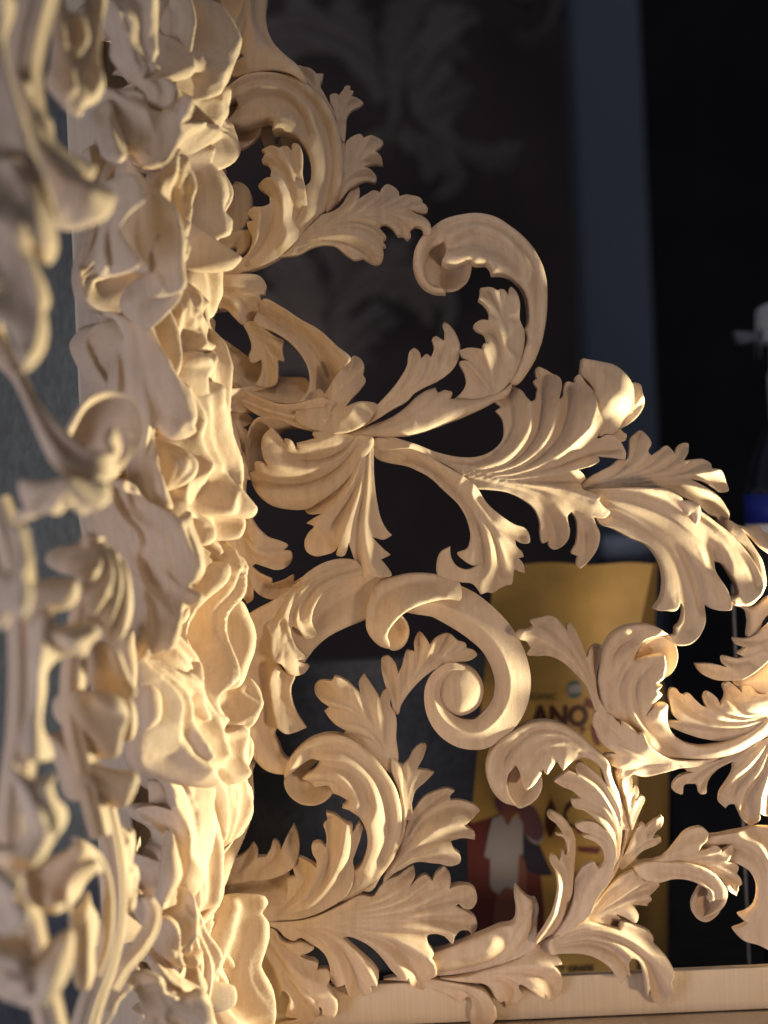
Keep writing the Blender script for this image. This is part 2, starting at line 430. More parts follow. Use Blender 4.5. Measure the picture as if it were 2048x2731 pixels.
L('leaf','A',"295,1130T 275,1190 292,1250 270,1262n 240,1235 204,1230t 210,1300 190,1400 160,1500 140,1580 300,1490 372,1400 402,1320 402,1230 372,1170 330,1140", spine="180,1540 300,1380 330,1200", z="300,1200,-40 380,1300,-60 220,1300,-34 200,1500,-30", thick=20)
L('leaf','A',"100,1520 300,1460 395,1455 402,1540 350,1605 300,1622n 305,1568t 250,1578n 212,1555t 150,1562 100,1600", spine="380,1480 280,1530 150,1580", z=-24, dome=8)
L('scroll','A',"110,860 160,850 205,920 215,1000 190,1060 150,1085 110,1060", z=-50, dome=16)
L('leaf','A',"465,780 500,925 565,912 590,862 625,850 700,890 650,965 560,930 560,800", z=-46, R=["490,790 530,920"], V=["540,800 600,930"])
L('leaf','A',"120,-40 225,-40 225,60 205,90 165,118t 130,60", z=-30, dome=10)
# ---- middle right C-scroll (crop B)
S_B = L('scroll','B',"845,1240 900,1240 980,1150 1050,1000 1085,850 1095,700 1080,560 1040,450 960,330 860,240 760,180 640,158 540,170 430,205 360,255 290,320 250,400 243,480 265,560 310,620 380,658 450,667s 430,640 370,620 325,570 312,510 330,440 370,380 440,340n 452,390 440,430 422,475T 430,490 500,498 550,485 600,468n 625,490 680,492n 705,490 725,510 740,555n 800,555 860,575 920,630 955,700 970,790 965,860 945,900s 960,960 930,1050 860,1160",
  z="1080,700,4 1020,600,30 960,950,14 900,1150,14 900,450,34 780,380,18 700,220,20 540,200,26 300,330,22 250,480,10 320,630,8 560,440,46 850,540,40 640,300,20 460,440,48", dome=16, dw=26,
  R=["480,310 600,255 720,268 830,330 920,440 965,560 985,700 990,850 960,980","262,460 300,335 390,240 530,182 660,172 780,200 900,290 1010,440 1065,600 1075,760 1050,920","440,470 560,470 720,500 860,560"],
  V=["500,380 640,300 760,330 860,420 920,540","340,400 480,235 640,205 780,240 900,340 1000,500 1030,700 1020,880"], thick=50, kf=.19)
L('curl_hollow','B',"445,333 370,375 322,440 303,510 318,580 370,630 450,664 530,648 582,602 607,530 608,475 550,455 500,400", z="320,500,14 370,620,14 450,655,16 580,590,14 600,500,10 470,520,-40 520,450,-30 430,400,-14", parent=S_B, thick=16, rim=4)
L('leaf','B',"945,900s 918,850 912,720 890,660 857,626t 846,650 843,686n 815,650 790,645t 772,657n 720,635 668,632T 662,680 652,716n 690,745 720,800 716,846n 665,838 628,862t 640,895 690,930 706,985n 682,995 675,1032n 640,1020 590,1010 538,1020T 550,1060 592,1092n 538,1095t 570,1170 580,1230 550,1290 500,1332 470,1345 600,1350 720,1320 790,1290 860,1220 930,1060 948,960",
  spine="740,1320 800,1180 840,1000 830,830 760,680", z="700,660,60 870,660,48 660,860,44 570,1040,36 820,950,66 920,960,34 760,1250,34 560,1290,20 850,1200,24", thick=36, kf=.27)
L('stem','B',"-340,1520 -200,1560 -120,1590 0,1578 150,1577 300,1547 450,1492 600,1432 760,1352 860,1290 870,1230 770,1290 640,1338 480,1332n 492,1290t 440,1275n 400,1290 385,1258T 330,1275 260,1320 200,1380 120,1440 0,1490 -150,1530",
  spine="-250,1560 100,1500 400,1400 780,1310", z="-200,1560,30 0,1540,40 300,1450,44 600,1370,40 840,1260,24 350,1290,30", dome=22, dw=46, thick=50, kf=.08)
L('leaf','B',"-340,1540 -180,1500 0,1390 60,1330 150,1220 200,1130 228,1020 245,1007t 285,1045 290,1082n 330,1047t 355,1072n 375,1010 368,940 385,927t 420,950 440,962n 445,900 437,840 450,824T 490,870 525,940 541,1010 530,1080 490,1150 400,1220 300,1272 240,1312 215,1342 100,1412 0,1475 -200,1560",
  spine="-330,1550 -100,1490 100,1370 300,1230 440,1110 480,930", z="-200,1530,30 0,1430,40 200,1280,40 450,1080,16 460,880,-16 380,960,0 240,1040,10 520,1000,0", thick=30, kf=.2, V=["100,1400 250,1290 420,1190 500,1080"], R=["0,1420 150,1290 260,1160 280,1080"])
# ---- ring of straps at the left (crop C)
L('stem','C',"440,310s 480,240 600,290 720,368 830,430 950,540 1035,622 970,690 915,760 905,800 860,835 770,885 690,895s 742,850 772,770 765,680 720,590 650,510 560,450 425,375",
  z="480,280,14 700,400,20 850,500,16 960,640,16 700,560,10 770,700,14 830,750,-10 760,860,4 850,620,2", R=["470,262 600,315 720,392 840,480 990,650","440,360 560,440 660,505 735,600 775,700 778,780 740,860"], V=["450,300 620,380 740,460 830,570 900,700","500,350 650,440 760,560 830,690 860,800"], kf=.28, thick=36)
L('stem','C',"200,470 300,530 385,590 470,622 560,700 770,755 775,785 735,862 690,895 600,895 480,865 350,795 200,730", z="230,600,-30 500,760,-36 740,800,-12 600,870,-4 300,760,-8", V=["240,620 450,720 640,800 740,810"], R=["230,740 400,830 600,890 700,890"], thick=30)
L('stem','C',"200,735 350,800 480,862 600,897 700,893 770,875 850,860 960,930 1000,1050 850,1072 700,1045 600,1005 470,977 350,905 200,810",
  z="240,780,12 480,910,20 700,960,30 900,980,36", R=["210,750 350,815 480,878 600,910 720,912 840,890","230,800 400,890 600,965 900,1040"], V=["210,775 350,850 500,915 700,950 880,930","300,870 480,950 700,1010 900,1060"], kf=.3, thick=36)
L('leaf','C',"680,985 700,905 770,842 800,800 835,793t 866,832n 912,760 960,690 1010,630 1055,578t 1090,600 1116,650 1108,706n 1124,730t 1090,800 1040,862 1003,914n 1100,880 1200,900 1150,1000 1000,1080 840,1070",
  spine="850,1060 900,960 980,820 1060,650", z="1060,620,30 1110,720,24 830,810,20 960,800,52 900,980,44 740,960,34", R=["850,1040 880,940 960,820 1050,690"], kf=.24, thick=34)
L('leaf','C',"150,100 300,85 380,75 460,85 490,125t 488,200n 460,206 472,260 470,302t 430,342 408,382t 340,386 290,342 240,292 150,280", spine="180,180 300,180 460,220", z="200,180,20 320,250,44 460,120,26 450,290,20 350,370,12", R=["200,140 300,150 460,200","210,200 280,240 300,340"], V=["200,170 290,190 400,250 410,340","220,250 290,300"], kf=.25)
L('leaf','C',"350,385 440,378 500,430 560,470 606,490T 600,560 606,622t 570,612n 572,680 560,762 500,788 430,778n 465,700 466,615n 400,632 385,592 402,540 380,450", spine="400,390 470,500 520,650 510,770", z="400,400,14 470,500,4 600,520,14 510,720,10 430,600,-8", R=["440,400 560,520 590,600"], V=["400,400 470,520 500,640 500,760"], kf=.25)
S_C = L('leaf','C',"1040,1085 850,1063 790,1080 803,1112n 740,1130t 693,1142n 692,1177n 650,1120 614,1118t 618,1140n 580,1090 535,1043T 480,1100 468,1160 480,1220 506,1282n 470,1258 430,1262t 422,1315 383,1325s 390,1370 430,1452 520,1532 640,1562 740,1560 850,1502 960,1420 1100,1280 1175,1110",
  z="1100,1120,40 850,1100,34 700,1180,40 540,1100,62 480,1180,56 430,1290,40 600,1290,50 450,1420,22 640,1520,10 850,1450,22 900,1250,30 390,1350,14", dome=12, dw=30,
  R=["1060,1100 930,1170 800,1190 700,1180 620,1130","1080,1110 950,1250 800,1300 650,1310 480,1290","1080,1180 900,1400 700,1460 520,1450"], V=["1060,1110 940,1210 780,1240 640,1210 560,1130","1080,1130 940,1300 760,1380 560,1390 440,1360"], kf=.24, thick=40)
L('curl_hollow','C',"700,1040 600,1000 530,983 450,985 400,1040 376,1120 370,1250 384,1375 450,1350 530,1290 530,1150 610,1060", z="400,1050,24 380,1250,18 460,1000,24 440,1180,-30 500,1120,-34 600,1020,-6", parent=S_C, thick=18, rim=4)
L('leaf','C',"150,800 235,850 340,900 345,955n 375,955 412,1000t 358,1042n 390,1085 385,1200 300,1225 150,1180", spine="200,850 270,1000 330,1190", z="230,900,4 380,1000,-8 330,1150,-6", R=["230,870 300,1000 370,1130"], V=["210,930 260,1080 300,1200","270,880 330,960"])
# ---- big fan leaf to the right (crop D)
L('leaf','D',"-250,520 0,553 150,605 300,637 420,632 520,585 575,520 582,450 570,390 530,340T 566,315n 520,270 580,205 640,183t 700,215 720,255 745,290n 780,270 790,230 800,200n 778,145t 800,130n 792,70 805,54t 850,65 900,95 940,120 954,170 940,230 925,272n 945,260 965,200 985,154t 1040,160n 1040,130 1065,104t 1100,160 1150,230 1160,330 1200,430 1170,520 1240,495 1300,510 1345,560 1363,610 1355,651T 1290,640 1180,630n 1185,660 1140,690 1045,718n 1090,755 1102,775T 1068,806n 1075,838 1130,860 1178,890t 1168,912n 1200,950 1246,985t 1215,1022 1148,1018n 1160,1050 1188,1120 1170,1230 1100,1320 1063,1346T 1050,1320 1060,1265n 1021,1250t 1050,1180 1055,1100 1040,1020 1010,983n 985,1010 990,1050 1004,1110 1000,1150 960,1210t 910,1226 885,1205 875,1170n 840,1186t 820,1130 815,1050 780,970 700,905 600,860 500,845 415,840n 300,745 150,655 0,590 -250,560",
  spine="-230,545 0,575 200,690 450,770 750,780 1060,765", z="-200,540,20 100,620,34 400,740,46 700,780,40 1060,780,34 620,300,20 700,450,44 860,120,6 880,350,40 1050,200,24 1100,420,40 1320,600,40 1000,640,34 1180,960,34 900,950,40 920,1180,16 1080,1150,30 1110,1290,50 820,1000,26",
  R=["0,580 200,690 420,720 620,640 720,480 740,300","200,690 480,735 700,660 850,520 920,300","250,720 520,755 780,690 1000,540 1090,330","300,740 600,775 850,730 1080,690","350,760 620,800 860,830 1120,920"],
  V=["150,640 400,670 560,590 650,450 640,240","180,670 440,725 660,650 780,510 830,320 870,130","240,710 520,745 760,670 950,460 1000,220","300,740 620,765 900,700 1180,600 1320,580","330,760 640,790 900,790 1080,780","350,770 600,820 800,900 900,1050 930,1200","400,780 700,820 950,900 1090,1050 1110,1250"], kf=.26, cap=90, thick=34)
L('leaf','D',"1083,8T 1180,30 1280,60 1342,110 1392,180 1402,260 1385,330 1340,400 1320,455 1205,508 1120,450 1090,340 1110,250 1150,228 1130,170 1078,100 1078,50", z="1090,30,20 1200,80,46 1300,150,66 1330,260,78 1390,250,30 1360,350,30 1200,330,66 1150,450,44 1280,430,16 1130,250,40 1100,120,24", R=["1085,20 1150,120 1180,250"], V=["1080,90 1130,200 1150,300"], kf=.12, thick=44, rim=5)
L('leaf','D',"1370,170 1410,165 1442,172t 1455,235n 1474,290t 1440,362 1380,422 1320,455 1340,330", spine="1330,430 1400,330 1430,200", z="1430,200,0 1460,290,-4 1340,420,-6", thick=20)
L('leaf','D',"1230,500 1280,465 1310,455t 1335,480n 1355,490t 1350,530 1300,540", z=-16, dome=8)
L('leaf','D',"410,838 470,930 560,1010 650,1065 720,1090 750,1140t 750,1180 700,1186 654,1160n 660,1200 700,1240 713,1272T 680,1280n 715,1320 723,1379T 648,1350n 640,1400 630,1447t 600,1450n 560,1470 500,1497t 470,1490n 430,1503T 410,1470 380,1440 300,1427 230,1412 165,1392 156,1310 180,1240 239,1202T 245,1270 280,1325 340,1347 428,1308n 390,1322 330,1295 284,1245t 345,1215 366,1150 350,1050 300,950 200,850 100,760 0,708 -250,610 -250,540 0,585 200,690",
  spine="-220,570 0,630 200,760 370,950 440,1150 460,1350", z="-200,580,24 100,720,30 350,950,40 480,1150,52 580,1200,40 720,1150,10 700,1360,0 600,1420,16 440,1480,30 230,1350,26 180,1300,10 330,1200,30",
  R=["-200,560 0,610 200,740 360,900 450,1060 500,1250 480,1450","0,680 200,830 320,980 390,1150 400,1300","350,900 500,1050 560,1200 580,1330"], V=["-200,590 0,650 200,790 340,950 420,1120 440,1300","300,860 440,1030 520,1180 550,1340 540,1460","420,900 540,1080 680,1150","500,1080 590,1220 690,1330"], kf=.26, thick=30)
# ---- hanging fan leaf under the knot (crop C, lower part in E)
L('leaf','C',"1100,1085 1172,1108 1176,1200 1180,1350 1197,1500 1226,1625 1260,1690 1293,1726T 1240,1754 1168,1735n 1215,1790 1284,1852T 1222,1880n 1265,1930 1292,1976t 1200,1986 1150,1970n 1130,1992t 1090,1977 1060,1900 1035,1820 1020,1773n 1000,1840 990,1854t 943,1852t 956,1788n 930,1825 870,1850 800,1857 750,1827 737,1770 770,1700 800,1670 750,1648T 800,1615 847,1590n 750,1582 732,1552t 800,1530 900,1460 1000,1370 1070,1250",
  spine="1140,1100 1120,1350 1090,1650 1090,1950", z="1140,1110,40 1120,1400,52 950,1450,34 780,1560,20 800,1700,26 780,1830,16 1000,1700,48 1090,1800,44 1110,1980,40 1190,1500,30 1280,1730,6 1270,1850,4 1250,1960,20 970,1840,26",
  R=["1130,1110 1060,1350 930,1540 850,1600","1140,1110 1090,1400 1030,1700 1020,1780","1150,1110 1140,1400 1120,1700 1150,1970","1130,1120 1030,1400 860,1640 870,1700"], V=["1120,1110 1030,1350 900,1490 760,1560","1135,1110 1080,1380 960,1600 860,1750","1145,1110 1110,1450 1060,1750 1090,1960","1158,1120 1165,1400 1170,1650 1230,1850"], kf=.27, thick=32)
# ---- lower left: descending leaf, great scroll (crop E)
L('leaf','E',"150,-480 350,-465 372,-350 365,-200 385,-100 410,-40 450,20 510,75 590,105 629,130t 605,160n 645,165 656,210t 620,270 560,286 480,262 420,250 408,265n 450,300 530,340n 530,372n 600,350 666,320t 664,366n 729,333t 715,385 680,430 600,466 520,473 450,440 415,406n 405,480 370,503T 345,460 325,418n 300,429T 275,380 200,260 150,50",
  spine="280,-460 290,-150 320,100 360,380", z="280,-400,10 300,-100,24 330,150,40 620,150,10 600,250,16 640,400,30 370,460,20 450,150,44 250,200,20", R=["260,-450 270,-150 310,100 340,300 330,420","340,-400 340,-150 400,80 500,180 610,165"], V=["310,-450 310,-150 370,80 480,150 610,130","290,-100 330,150 370,300 370,480","340,100 400,300 520,400 690,380","330,0 400,180 520,230 640,230"], kf=.26, thick=30)
S_E = L('scroll','E',"260,640 305,615 420,540 550,470 660,395 760,300 870,240 980,218 1060,235 1150,300 1250,335 1300,400 1200,560 1120,607 1000,657 900,707 800,790 740,870 680,950 655,1020 600,1180 570,1280 545,1330 570,1390 620,1480 660,1500 640,1560 560,1567 490,1540 430,1480 385,1390 360,1260 300,1100 260,980",
  z="300,700,10 450,600,20 700,420,30 900,300,30 1100,330,20 900,600,-4 1050,600,-8 700,800,6 420,900,24 500,1100,14 420,1400,16 560,1500,20 600,1200,4 1000,480,6", R=["280,640 430,550 560,480","400,1000 430,1250 470,1420 600,1530"], V=["480,900 490,1150 520,1350 580,1470","820,600 950,480 1100,420"], dome=10, dw=36, kf=.2, thick=50)
L('leaf','E',"1110,312 1050,332 950,372 870,422 820,490 790,560 785,610 800,660 822,700t 800,715n 745,722t 700,660 665,640n 655,668 680,760 746,850t 690,858n 762,910t 740,940 690,957 640,942 590,875 550,862n 530,800 525,700 500,640n 520,580 550,500 620,430 720,370 730,330 780,285 870,236 980,214 1070,232",
  spine="1090,270 900,310 740,400 630,540 610,700 680,880", z="1080,270,34 900,320,44 800,400,56 650,500,60 560,650,44 720,660,54 800,690,40 620,850,50 740,920,30 560,800,34", R=["1060,260 880,300 720,390 590,560 560,800","1080,300 880,370 760,500 720,650 740,710"], V=["1070,280 860,350 720,470 660,600 700,780","1000,240 800,320 620,460 540,600"], kf=.24, thick=30)
L('leaf','E',"575,868T 620,932 677,950 655,1030 660,1110 690,1200 746,1296T 620,1318 568,1280n 545,1200 525,1080 518,980 545,900", spine="600,900 590,1080 680,1290", z="580,900,40 620,1000,44 560,1150,26 700,1280,36 650,1100,22", R=["560,920 560,1100 600,1290"], V=["610,940 600,1100 680,1280"], kf=.2)
S_E3 = L('scroll','E',"1140,500 1180,392 1240,342 1300,331 1400,310 1500,308 1600,322 1720,360 1720,480 1659,470 1550,480 1450,510 1370,552 1310,612 1275,662 1262,702s 1280,785 1230,778 1170,732 1130,660 1126,600", z="1180,450,30 1300,380,44 1500,350,40 1650,400,36 1400,500,66 1300,600,60 1180,640,40 1250,760,26 1560,470,58", dome=10, dw=26, thick=40, R=["1290,640 1360,545 1460,495 1600,470"], V=["1200,560 1260,440 1400,370 1560,360"], kf=.14)
L('curl_hollow','E',"1345,568 1295,610 1255,680 1256,740 1285,788 1340,784 1390,728 1402,660 1378,600", z="1330,580,30 1270,720,30 1300,780,26 1390,700,26 1340,670,-20 1320,640,-26", parent=S_E3, thick=20, rim=5)
# great volute (crop F): strap, then its eye
vol = lambda v: (.34-.9*max(0,(-v-.18))**1.25) if v < -.18 else (.34-.42*((v+.18)/1.18)**.8)
band('scroll','F',"-330,240,70,10 -200,235,100,14 -80,235,120,16 60,290,132,18 190,380,128,20 300,490,120,22 370,620,116,24 400,760,112,26 375,900,108,28 300,1010,104,30 190,1085,96,32 70,1080,88,34 -40,1010,74,36 -100,910,58,38 -110,800,48,40 -60,705,42,42 20,665,34,40 90,680,22,36", vol, nv=21, thick=46, step=4)
L('volute_eye','F',"10,640 85,648 152,682 205,750 217,830 190,912 130,962 60,978 0,952 -58,890 -72,790 -40,690", z=36, dome=46, dw=68, thick=60)
# leaf sprays beneath it
L('leaf','E',"1310,1195 1290,1130 1240,985 1224,900 1230,852t 1270,834 1310,870 1332,935n 1352,900 1372,830 1390,793t 1436,802n 1434,740 1470,683t 1510,720 1532,757n 1580,710 1659,693t 1710,732n 1765,760t 1763,780n 1810,795 1836,828t 1790,858 1700,865 1659,877 1560,910 1480,970 1400,1060 1350,1140 1325,1200",
  spine="1310,1190 1370,1040 1480,910 1650,820 1800,825", z="1310,1180,10 1400,1000,24 1520,850,30 1260,870,8 1470,720,6 1700,780,14 1800,830,10", kf=.26)
L('leaf','E',"798,1030t 830,990 918,982n 925,960 1000,980 1060,1030 1092,1057n 1084,990 1115,952T 1160,1010 1218,1092n 1240,1050 1279,1040t 1285,1150 1310,1190 1320,1350 1325,1520 1300,1565 1200,1505 1120,1435 1050,1382 976,1340T 1002,1300n 950,1272 900,1232 863,1185T 897,1150n 840,1110 803,1070",
  spine="1310,1540 1230,1350 1080,1170 850,1020", z="1300,1500,16 1200,1330,30 1000,1120,36 830,1030,16 880,1190,10 1000,1340,10 1110,980,10 1270,1060,14", kf=.24, R=["1300,1520 1240,1340 1180,1200 1100,1060"], V=["1290,1500 1180,1300 1020,1130 840,1030"])
L('leaf','E',"1318,1520 1340,1505t 1358,1515n 1390,1490 1430,1430 1480,1400 1509,1410t 1492,1480 1450,1542n 1510,1555 1563,1590T 1500,1640 1445,1680 1420,1750 1412,1860 1380,1860 1340,1660", spine="1395,1820 1385,1650 1470,1460", z="1480,1430,-4 1540,1590,-4 1380,1600,16 1400,1800,20", kf=.26)
# ---- lower scroll (crop G)
S_G = L('scroll','G',"920,785 1020,682 1090,562 1122,430 1114,300 1082,170 1022,70 950,-22 860,-102 760,-157 660,-172 560,-147 480,-97 420,-32 375,50 372,110s 400,90 430,65 500,10 560,-12 600,0n 570,50 520,80 485,110T 540,140 566,167n 660,160 682,202n 720,215 782,250n 740,290T 800,310 850,350 890,420 902,500 882,600 850,662 818,682s 800,750 740,830 620,910 780,890 860,840",
  z="1080,430,20 1000,500,40 960,650,30 850,800,20 700,880,14 1000,250,44 900,60,34 740,-100,26 560,-100,26 420,20,22 380,100,10 700,60,40 560,110,36 800,200,44 850,330,44", dome=14, dw=30,
  R=["620,-40 760,-20 870,60 940,180 960,310 960,480 900,660","390,70 460,-70 600,-150 750,-145 880,-80 1000,60 1080,220 1100,400 1075,560 1000,690","500,110 640,90 760,130 840,250"], V=["560,-60 720,-75 860,0 970,120 1020,280 1030,450 980,620","600,30 740,40 850,130 900,260","540,130 680,130 780,220"], thick=50, kf=.2)
L('curl_hollow','G',"605,-15 490,-5 415,55 378,105 384,170 430,232 490,266 560,272 630,248 672,210 695,155 620,130 520,90", z="400,90,18 390,160,12 480,255,16 600,255,16 670,190,10 520,180,-34 560,120,-30 480,60,-20", parent=S_G, thick=20, rim=4)
L('leaf','G',"818,682 808,640 830,560 860,470 870,410t 850,385n 835,402 806,442n 800,390 770,380t 700,345 638,332T 646,390n 620,410t 630,440 640,500 636,547n 590,515 548,532t 550,570 580,620 580,662n 540,640 428,634T 420,670 442,742n 400,750 392,830 372,880 320,915 240,935 180,975 120,980 120,1010 350,1020 500,1000 650,940 770,850",
  spine="200,1000 450,940 620,800 720,600 740,420", z="860,430,56 700,370,52 640,420,44 570,550,36 440,660,30 650,620,56 780,620,58 480,840,40 250,980,20 700,850,30 330,900,16", R=["300,990 520,920 660,780 740,600 790,420","300,1000 480,900 580,760 610,640"], V=["300,1000 560,930 700,770 800,600 850,420","300,985 500,890 620,730 670,560 670,380","300,990 430,880 510,740 450,650"], kf=.25, thick=34)
L('leaf','G',"1000,770 1020,690 1090,580 1132,470 1165,367 1200,310 1260,240 1340,205 1420,194 1457,205T 1425,240n 1432,262n 1480,262 1540,275 1600,310 1619,335T 1560,375 1508,400n 1560,440 1586,475 1584,516T 1500,500 1428,505n 1440,540 1486,590t 1482,640 1450,663t 1340,650 1200,638 1120,682 1050,725",
  spine="1010,740 1110,620 1250,480 1580,350", z="1010,740,16 1150,560,30 1300,430,36 1440,210,4 1600,330,8 1570,490,4 1470,620,20 1250,600,34 1200,350,20", R=["1030,710 1150,570 1300,450 1430,400 1510,400","1040,720 1150,600 1280,555 1400,555 1480,610"], V=["1020,700 1150,530 1300,350 1440,300 1600,330","1040,720 1160,590 1320,500 1560,490","1030,690 1120,540 1220,360 1400,220","1060,720 1200,620 1440,650"], kf=.25)
L('stem','G',"1060,-20 1100,20 1130,200 1150,345 1135,460 1080,590 1000,710 900,830 880,825 980,690 1060,570 1110,450 1118,330 1095,180 1050,50", z=28, dome=14, dw=14, thick=40)
L('leaf','G',"100,970 190,1000 350,1018 560,985 740,905 860,845 940,852 975,800n 1030,752 1100,733 1140,705 1187,688t 1202,720 1168,802n 1210,760 1272,733t 1312,762n 1340,720 1387,691T 1427,740 1420,802n 1470,790 1540,800t 1592,850 1598,910t 1570,942 1520,940 1478,908n 1458,918n 1540,965 1590,1020 1602,1080t 1570,1122T 1540,1085n 1480,1080 1450,1102n 1440,1147t 1390,1110 1330,1085 1278,1102 1285,1150 1316,1200t 1300,1220n 1330,1280 1337,1350t 1300,1382n 1312,1430 1270,1492T 1230,1460 1170,1402 1160,1358n 1118,1372t 1060,1330 1000,1250 930,1170 850,1122 780,1100 743,1103n 800,1150 880,1220 940,1280 972,1340t 960,1400n 918,1405n 928,1450 890,1500t 840,1522 790,1500 770,1440n 758,1398n 700,1447T 670,1400 660,1300 630,1220 590,1180 540,1150 470,1117 440,1135 380,1112 330,1062 250,1035 100,1020",
  spine="150,1000 400,1010 700,1000 1000,950 1400,900", z="200,1000,20 500,1020,30 800,980,40 1150,800,24 1380,740,6 1560,860,4 1590,1080,10 1200,950,46 1100,1150,50 1300,1300,40 1270,1470,20 900,1300,40 850,1480,20 700,1250,40 700,1420,24 450,1080,24 1440,1120,20",
  R=["400,1002 750,935 1020,855 1165,805","400,1006 800,952 1120,870 1312,770","400,1010 850,968 1200,900 1420,805","400,1014 850,996 1250,955 1460,915","400,1018 850,1026 1200,1030 1450,1100","400,1022 850,1058 1120,1110 1285,1160","420,1030 780,1075 980,1170 1160,1355","450,1040 680,1090 800,1180 920,1400","450,1050 610,1110 710,1240 758,1398"],
  V=["400,1000 750,920 1000,830 1185,700","400,1004 800,940 1080,850 1270,745","400,1008 850,955 1180,870 1385,710","400,1012 850,982 1250,920 1580,870","400,1016 850,1010 1250,990 1590,1070","400,1020 850,1042 1150,1070 1380,1110","400,1024 800,1062 1050,1140 1270,1470","450,1035 740,1080 900,1150 1080,1340","450,1045 640,1100 760,1220 850,1510","450,1060 580,1120 660,1250 695,1440"], kf=.24, cap=80, thick=30)
L('leaf','N',"100,180 240,190 330,270 560,330 620,430 760,462 830,450 900,470 985,525 940,560 822,605n 900,650 990,680 1028,720t 1015,790n 1140,785t 1160,880 1130,930n 1180,1010 1240,1110 1245,1210t 1200,1290 1120,1330 1075,1260 1070,1180 1040,1165n 1050,1230 1010,1330 960,1420 500,1420 660,1360 800,1325 670,1290 690,1180 720,1080 690,1000 640,980 620,1050 580,1105n 540,1075 480,1120 400,1150 330,1160 100,1140",
  spine="240,200 480,460 750,760 1000,1000 1180,1200", z="240,200,20 500,420,30 750,760,40 1000,740,16 1200,1150,24 1000,1000,44 900,1300,20 400,800,4 450,1050,-4 700,1100,34 350,1100,-16", R=["280,260 500,490 750,780 960,990 1150,1170","270,280 480,600 640,900 700,1060","620,440 800,560 960,660"], V=["280,270 520,540 780,860 860,920 1050,1100","260,300 380,620 500,820 560,1050","300,260 580,460 800,640 1000,760","640,800 820,1050 960,1250 1000,1380"], kf=.22, thick=34)
L('leaf','G',"-20,620 95,600 140,570 170,533t 200,560 206,602n 260,600n 285,560 300,513t 340,530 352,562n 380,500 425,428T 460,490 468,570 450,640 390,692 280,732 180,742 -20,740", spine="60,700 250,670 400,590 425,440", z="100,650,-6 300,640,-10 420,460,-24 420,600,-6 170,550,-18", kf=.22)
L('leaf','G',"-20,735 180,738 280,728 400,688 400,800 372,872 260,905 190,962 100,992 -20,990", z="100,780,-26 300,800,-16 200,940,10 380,720,-8", V=["60,800 200,790 340,760"], R=["60,880 200,850 380,820"], kf=.2)
# ---- lower right spray (crop H)
L('stem','H',"-300,1400 -180,1240 0,1165 150,1100 300,1040 412,1000 422,940 414,860 425,813T 480,858 520,882n 550,890t 567,930 557,1010 552,1100 548,1165 512,1202 400,1262 250,1322 100,1352 -100,1372",
  spine="-200,1330 100,1290 330,1180 470,1000 440,830", z="-200,1300,0 0,1250,14 250,1200,24 450,1050,26 430,850,0 540,930,6 400,1230,12 100,1330,-4", R=["-100,1300 60,1290 250,1200 400,1080 430,900","-50,1365 200,1330 400,1250 530,1150"], V=["-50,1345 150,1310 290,1250 345,1180 372,1080","200,1330 400,1230 500,1100 540,920"], dome=10, dw=40, kf=.2, thick=40)
L('leaf','H',"540,1140 590,1040 650,900 672,760 660,680 630,610 648,588t 692,622n 702,600 715,568t 737,600 746,540 720,490 673,470t 722,466n 680,410 629,360 645,340t 700,355 760,410 802,500 802,620 782,750 772,850 720,1000 690,1080 600,1120",
  spine="590,1120 680,980 730,800 760,620 740,460 660,360", z="600,1100,24 680,950,50 720,750,50 650,610,30 690,480,20 650,350,0 780,500,-14 790,650,0 740,900,20", R=["580,1100 660,960 690,800 690,640"], V=["600,1110 700,950 760,750 780,560"], kf=.22)
L('leaf','H',"668,145T 715,95 755,57t 800,75n 798,35 830,14t 900,55 965,115 1015,190 1068,290 1090,400 1085,520 1060,640 1000,700 1030,560 1015,480 975,420 900,345 850,312n 788,300t 783,255 832,240n 780,195 720,175",
  spine="1040,660 1070,520 1040,370 960,240 700,130", z="700,130,30 800,40,20 800,290,24 950,230,54 1040,330,50 1080,450,30 1040,620,30", R=["1045,640 1065,480 1000,320 900,180 800,80","1040,640 1040,490 980,390 850,310"], V=["1050,640 1060,450 980,280 880,180 700,140","1045,640 1050,450 960,330 800,280","1060,600 1075,430 1020,270 940,140 830,30"], kf=.27)
L('leaf','H',"805,430t 850,390 910,384 970,420 1022,480 1042,560 1030,650 990,760 930,840 870,960 830,1002 640,1150 720,1030 770,930 790,850 798,770 840,700 920,643T 942,680n 977,640 976,580 930,520 853,490t 892,466n 840,455",
  spine="660,1130 800,980 920,800 1000,640 980,480", z="680,1100,30 800,950,48 900,820,54 1000,640,56 830,420,30 900,400,34 850,720,24 920,660,20 960,500,44", R=["680,1120 800,970 900,790 980,650","700,1100 880,880 1010,640 1000,500 900,440"], V=["680,1110 800,920 820,780 900,670","690,1110 860,880 990,640 960,510 860,480","720,1090 920,830 1025,600 990,460 830,420"], kf=.2)
L('stem','H',"1060,40 1090,30 1095,150 1130,250 1150,340 1145,430 1115,540 1070,670 1000,790 900,920 840,1010 780,1060 880,890 1000,720 1060,600 1095,480 1100,380 1085,270 1060,150", z="1090,100,6 1130,350,10 1080,600,16 900,900,24", dome=14, dw=16, thick=44)
L('leaf','H',"1090,110 1120,85 1155,60t 1162,130 1148,205n 1160,180 1187,161t 1202,200 1170,242n 1220,227 1252,250t 1220,302 1170,372 1145,425 1128,350 1108,250", spine="1140,400 1135,250 1150,80", z="1150,90,10 1190,180,4 1230,250,4 1130,300,24", kf=.26)
